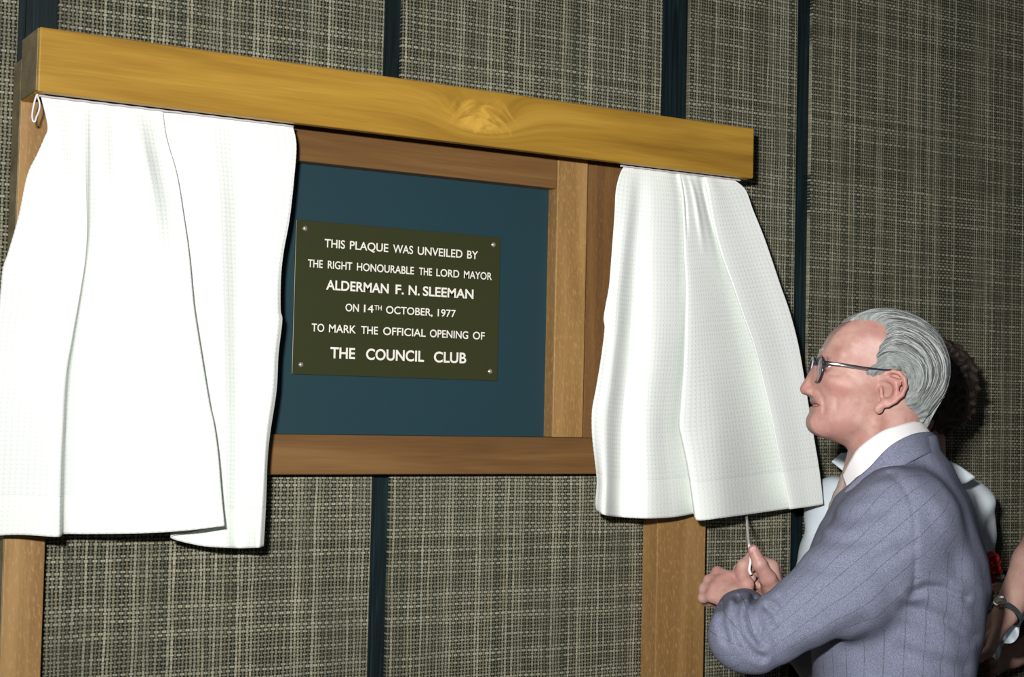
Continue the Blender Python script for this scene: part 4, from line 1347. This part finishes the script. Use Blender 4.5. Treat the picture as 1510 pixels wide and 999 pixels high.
def w_hair_uv(v):
    m = w_mm(v)
    return np.stack([np.hypot(m[:, 1], m[:, 2]) * .004 + .3 * np.sin(m[:, 0] * .05), np.arctan2(m[:, 2], m[:, 1])], 1)
sdf_obj('hair', w_hair, *grid(w_w([(140, 150, 160), (-140, -150, -100)]), .03, .0045), MAT_BROWNHAIR, woman, w_hair_uv, 2.4, relax=1)
for s_ in (1, -1):
    V, F = [], []
    for i in range(13):
        for j in range(20):
            a, b = math.pi * i / 12, 2 * math.pi * j / 20
            V.append(V3(98.5, 32 * s_, 20) + 13.2 * V3(math.cos(a), math.sin(a) * math.cos(b), math.sin(a) * math.sin(b)))
    for i in range(12):
        for j in range(20):
            F.append((i * 20 + j, i * 20 + (j + 1) % 20, (i + 1) * 20 + (j + 1) % 20, (i + 1) * 20 + j))
    o = mesh_obj('eye', w_w(np.array(V)), F, MAT_EYE, woman)
    o.data.materials.append(MAT_IRIS)
    for pl_ in o.data.polygons:
        if pl_.index < 3 * 20:
            pl_.material_index = 1
def blouse_sdf(p):
    d = w_chest(p, .006) * .85
    for S, E, W in ((WSL, WEL, WWL), (WSR, WER, WWR)):
        ax_ = unit(E - S)
        e = chain(p, [S + V3(0, 0, -.005), E], [.058, .062], .01)
        d = smin(d, np.maximum(e, (p - S) @ ax_ - .19), .014)
    d = smax(d, -cone(p, w_w(V3(0, 0, -60))[0], w_w(V3(25, 0, -235))[0], .066, .045), .006)
    l = (p - WC) @ V3(LW[0], LW[1], 0)
    z = p[:, 2]
    d = d + .004 * np.sin(l * 85 + 12 * np.sin(z * 7)) * np.clip((wz(700) - z) / .12, 0, 1) + .002 * np.sin(z * 75 + l * 60)
    return np.maximum(d, (wz(1010)) - z)
sdf_obj('blouse', blouse_sdf, *grid([WSL + LW * .03, WER, WWL, WSR - LW * .03, wp(0, .1, wz(690)), wp(0, -.1, wz(1020))], .05, .005), MAT_BLOUSE, woman, None, 2.2)
def wing(pts, parent):
    P = [P_(*q) for q in pts]
    c = np.mean(P, axis=0) - CF * .006
    n = 8
    E = []
    for a, b in zip(P, P[1:] + P[:1]):
        for k in range(n):
            E.append(a + (b - a) * k / n)
    V, F = [c], []
    R = 6
    for r in range(1, R + 1):
        for e in E:
            V.append(c + (e - c) * r / R)
    m = len(E)
    for k in range(m):
        k2 = (k + 1) % m
        F.append((0, 1 + k, 1 + k2))
        for r in range(R - 1):
            F.append((1 + r * m + k, 1 + (r + 1) * m + k, 1 + (r + 1) * m + k2, 1 + r * m + k2))
    o = mesh_obj('collar', V, F, MAT_BLOUSE, parent)
    s = o.modifiers.new('thickness', 'SOLIDIFY')
    s.thickness = .004
    s.offset = 0
wing([(1372, 668, 3.08), (1391, 677, 3.07), (1415, 688, 3.065), (1438, 704, 3.06), (1424, 713, 3.06), (1402, 718, 3.05), (1376, 716, 3.04)], woman)
wing([(1290, 668, 3.13), (1262, 668, 3.12), (1240, 669, 3.11), (1226, 681, 3.10), (1243, 695, 3.10), (1262, 707, 3.09), (1288, 712, 3.09)], woman)
def skirt_sdf(p):
    q = p - WC
    r = np.hypot((q @ V3(FW[0], FW[1], 0)) / .105, (q @ V3(LW[0], LW[1], 0)) / .165)
    g = np.interp(p[:, 2], [.45, .95, wz(1010) + .03], [1.16, 1.05, .90])
    an = np.arctan2(q @ V3(LW[0], LW[1], 0), q @ V3(FW[0], FW[1], 0))
    d = (r - g) * .11 + .006 * np.sin(an * 12) * np.clip((1.0 - p[:, 2]) * 2, 0, 1)
    return np.maximum(np.maximum(d, p[:, 2] - wz(1000)), .45 - p[:, 2])
sdf_obj('skirt', skirt_sdf, axis((WC[0] - .28, WC[0] + .28, .009)), axis((WC[1] - .28, WC[1] + .28, .009)), axis((.43, 1.12, .009)), MAT_DARK, woman, None, 2.2)
for s_ in (-1, 1):
    shoe(woman, V3(WC[0], WC[1], 0) + LW * s_ * .065 - FW * .03, V3(FW[0], FW[1], 0), .85)

# small posy in her hand
PC = P_(1464, 838, 3.07)
posy = thing('posy', 'small posy of red flowers with silvery leaves held against the white blouse', 'flowers', tuple(PC))
for k, (a, b, dd, r) in enumerate([(1464, 826, 3.07, .017), (1467, 840, 3.065, .016), (1459, 842, 3.075, .015), (1461, 855, 3.07, .014)]):
    c = P_(a, b, dd)
    V, F = [], []
    for pt in range(9):
        th0, ring = pt * 2.399, 0.35 + 0.65 * pt / 8
        o = len(V)
        up = unit(-CF + CU * .4)
        e1 = unit(np.cross(up, CR))
        e2 = np.cross(up, e1)
        dr = math.cos(th0) * e1 + math.sin(th0) * e2
        sd = np.cross(up, dr)
        for i in range(6):
            for j in range(5):
                u, v = i / 5, (j / 4 - .5) * 2
                V.append(c + r * (dr * ring * (0.15 + .85 * u) + sd * v * .55 * math.sin(math.pi * (0.15 + .7 * u)) + up * (1.1 * (1 - ring) + .5 * u * (1.1 - ring) - .18 * v * v + .12 * math.sin(v * 5 + pt))))
        for i in range(5):
            for j in range(4):
                F.append((o + i * 5 + j, o + i * 5 + j + 1, o + (i + 1) * 5 + j + 1, o + (i + 1) * 5 + j))
    fo = mesh_obj('flower', V, F, MAT_RED, posy)
    fo.modifiers.new('thickness', 'SOLIDIFY').thickness = .0012
for k, (a, b, e, g) in enumerate([(1470, 852, 1474, 868), (1466, 862, 1472, 884), (1461, 866, 1467, 892), (1472, 846, 1477, 856), (1458, 860, 1462, 886)]):
    A, B = P_(a, b, 3.07), P_(e, g, 3.055)
    ax_ = B - A
    sd = unit(np.cross(ax_, CF))
    V, F = [], []
    for i in range(9):
        for j in range(5):
            u, v = i / 8, (j / 4 - .5) * 2
            V.append(A + ax_ * u + sd * v * .0095 * math.sin(math.pi * (.1 + .85 * u)) * (1 + .2 * math.sin(u * 20)) - CF * (.006 * math.sin(math.pi * u) - .003 * v * v))
    for i in range(8):
        for j in range(4):
            F.append((i * 5 + j, i * 5 + j + 1, (i + 1) * 5 + j + 1, (i + 1) * 5 + j))
    lo = mesh_obj('leaf', V, F, MAT_LEAF, posy)
    lo.modifiers.new('thickness', 'SOLIDIFY').thickness = .001
V, F = join_geo([tube_geo([P_(1462, 845, 3.08), P_(1452, 870, 3.08), WHL - LW * .01 * k - V3(0, 0, .02)], .0018, 6) for k in range(3)])
mesh_obj('stem', V, F, MAT_LEAF, posy)

# ------------------------------------------------------------------ the person at the right edge, of whom the frame shows a forearm
FQ = unit(V3(-CR[0], -CR[1], 0) * .9 + V3(-CF[0], -CF[1], 0) * .35)
LQ = np.cross([0, 0, 1.0], FQ)
QC = P_(1668, 800, 3.40)
QS, QE, QW, QH = P_(1624, 735, 3.20), P_(1546, 802, 2.98), P_(1482, 906, 2.90), P_(1462, 954, 2.89)
def qp(l, f, z):
    return V3(QC[0], QC[1], 0) + LQ * l + FQ * f + V3(0, 0, z)
q_mm, q_w, KQ, RQ = head_frame(qp(0, .03, 1.47), FQ, 3, .86)
def q_chest(p, g=0.0):
    z = p[:, 2]
    b = np.interp(z, [.75, .90, 1.02, 1.15, 1.26, 1.30, 1.34, 1.36], [.175, .175, .145, .165, .168, .15, .10, .055]) + g
    a = np.interp(z, [.75, .90, 1.02, 1.15, 1.26, 1.30, 1.34, 1.36], [.125, .12, .10, .115, .10, .085, .07, .055]) + g
    f, l = (p - QC) @ V3(FQ[0], FQ[1], 0), (p - QC) @ V3(LQ[0], LQ[1], 0)
    r = (np.abs(f / a) ** 2.3 + np.abs(l / b) ** 2.3) ** (1 / 2.3)
    return np.maximum(np.maximum((r - 1) * np.minimum(a, b), z - 1.36 - g), .75 - z)
QSR, QER, QWR = qp(-.165, 0, 1.28), qp(-.19, .02, 1.02), qp(-.12, .22, .98)
def q_body(p):
    d = head_mm(q_mm(p)) * KQ
    d = smin(d, q_chest(p, -.012) * .8, .03)
    d = smin(d, chain(p, [qp(.15, 0, 1.28), QS, QE, QE * .7 + QW * .3, QW], [.048, .044, .044, .043, .0235], .012), .02)
    d = smin(d, chain(p, [QSR, QER, QWR], [.044, .038, .025], .01), .02)
    d = smin(d, simple_hand(p, QW, QW + unit(QH - QW) * .075, CR * .9 - CF * .3, .82), .010)
    d = smin(d, simple_hand(p, QWR, QWR + unit(QWR - QER + FQ * .1) * .08, -LQ), .010)
    return legs(p, QC, V3(FQ[0], FQ[1], 0), V3(LQ[0], LQ[1], 0), .84, d)
other = thing('person', 'person at the edge reaching in a bare forearm with a wristwatch', 'person', (QC[0], QC[1], 0))
gx, gy, _ = grid([QS, QE, QW, QH, QSR, QER, QWR, qp(.2, .1, 1), qp(-.2, .1, 1), qp(0, -.12, 1)], .09, .005)
sdf_obj('body', q_body, gx, gy, axis((-.012, .9, .012), (.9, 1.68, .005)), MAT_SKIN2, other)
def q_hair(p):
    m = q_mm(p)
    d = head_mm(m, ears=False, profile=True) - 14
    d = smin(d, ell(m, (-30, 0, 20), (90, 95, 105)), 20) - 3 * np.sin(m[:, 0] * .12) * np.sin(m[:, 1] * .13) * np.sin(m[:, 2] * .12)
    d = smax(d, -ell(m, (118, 0, -10), (80, 66, 92)), 8)
    return np.maximum(d, -80 - m[:, 2]) * KQ * .8
sdf_obj('hair', q_hair, *grid(q_w([(130, 110, 160), (-130, -110, -100)]), .03, .006), MAT_BROWNHAIR, other, lambda v: np.stack([q_mm(v)[:, 1] * .01, q_mm(v)[:, 2] * .01], 1), 2.2)
def q_dress(p):
    d = q_chest(p, .006) * .85
    d = smin(d, np.maximum(cone(p, qp(.15, 0, 1.28), QS, .06, .056), (p - QS) @ unit(QS - qp(.15, 0, 1.28)) - .02), .015)
    d = smin(d, np.maximum(chain(p, [QSR, QER], [.056, .055]), 1.14 - p[:, 2]), .015)
    q = p - QC
    r = np.hypot((q @ V3(FQ[0], FQ[1], 0)) / .125, (q @ V3(LQ[0], LQ[1], 0)) / .17)
    g = np.interp(p[:, 2], [.42, .95, 1.05], [1.35, 1.08, .8])
    s = np.maximum(np.maximum((r - g) * .12, p[:, 2] - 1.05), .42 - p[:, 2])
    return smin(d, s, .02)
sdf_obj('dress', q_dress, gx, gy, axis((.40, 1.42, .008)), MAT_DARK, other, None, 2.2)
for s_ in (-1, 1):
    shoe(other, V3(QC[0], QC[1], 0) + LQ * s_ * .065 - FQ * .03, V3(FQ[0], FQ[1], 0), .85)
# wristwatch
wa = unit(QW - QE)
wc = QW - wa * .004
watch = thing('wristwatch', 'silver bracelet wristwatch on the bare wrist at the edge', 'watch', tuple(wc))
e1 = unit(-CF - wa * (-CF @ wa))
e2 = np.cross(wa, e1)
pts = [wc + wa * (.003 * math.cos(t)) + (e1 * math.cos(t) + e2 * math.sin(t)) * .0275 for t in np.linspace(0, 2 * math.pi, 49)]
V, F, RR = [], [], []
for k, t in enumerate(np.linspace(0, 2 * math.pi, 61)[:-1]):
    dr = e1 * math.cos(t) + e2 * math.sin(t)
    rad_s = np.linspace(.012, .040, 60)
    hit_ = max(rad_s[np.argmax(np.r_[q_body(wc + wa * o_ + dr * rad_s[:, None]) > 0, True][:60])] for o_ in (-.006, 0, .006))
    rr = max(.018, hit_) + .0009 + (.0005 if k % 2 else 0)
    RR.append(rr)
    for r_, w_ in ((rr, -.006), (rr + .0026, -.0055), (rr + .0026, .0055), (rr, .006)):
        V.append(wc + dr * r_ + wa * w_)
for k in range(60):
    for j in range(4):
        k2 = (k + 1) % 60
        F.append((k * 4 + j, k * 4 + (j + 1) % 4, k2 * 4 + (j + 1) % 4, k2 * 4 + j))
mesh_obj('bracelet', V, F, MAT_CHROME, watch, smooth=False)
nd = unit(e1 * .5 - e2 * .85 if (e2 @ CR) > 0 else e1 * .5 + e2 * .85)
ti = int(round((math.atan2(nd @ e2, nd @ e1) % (2 * math.pi)) / (2 * math.pi) * 60)) % 60
cc = wc + nd * (RR[ti] + .0035)
f1 = unit(np.cross(nd, wa))
V, F = [], []
prof_ = [(0, .0052), (.0095, .0052), (.0115, .0058), (.0130, .0040), (.0135, 0), (.0125, -.003), (0, -.003)]
for r_, h_ in prof_:
    for k in range(24):
        t = 2 * math.pi * k / 24
        V.append(cc + nd * h_ + (wa * math.cos(t) + f1 * math.sin(t)) * r_)
for i in range(len(prof_) - 1):
    for k in range(24):
        F.append((i * 24 + k, i * 24 + (k + 1) % 24, (i + 1) * 24 + (k + 1) % 24, (i + 1) * 24 + k))
mesh_obj('case', V, F, MAT_CHROME, watch)
# handkerchief under the forearm
V, F = [], []
for i in range(40):
    u = i / 39
    for j in range(14):
        v = j / 13
        a = P_(1459 + 50 * u, 966 - 62 * u + 3 * math.sin(u * 17), 2.965 + .008 * math.sin(u * 23 + v * 3))
        V.append(a + (CR * .022 + CU * -.020) * (v - .5) * (1.0 + .25 * math.sin(u * 13)) + CF * (.010 * math.sin(v * 6 + u * 9)))
for i in range(39):
    for j in range(13):
        F.append((i * 14 + j, i * 14 + j + 1, (i + 1) * 14 + j + 1, (i + 1) * 14 + j))
hk = mesh_obj('handkerchief', V, F, MAT_BLOUSE)
hk.modifiers.new('thickness', 'SOLIDIFY').thickness = .0012
tag(hk, 'crumpled white handkerchief held under the bare forearm with the watch', 'handkerchief')
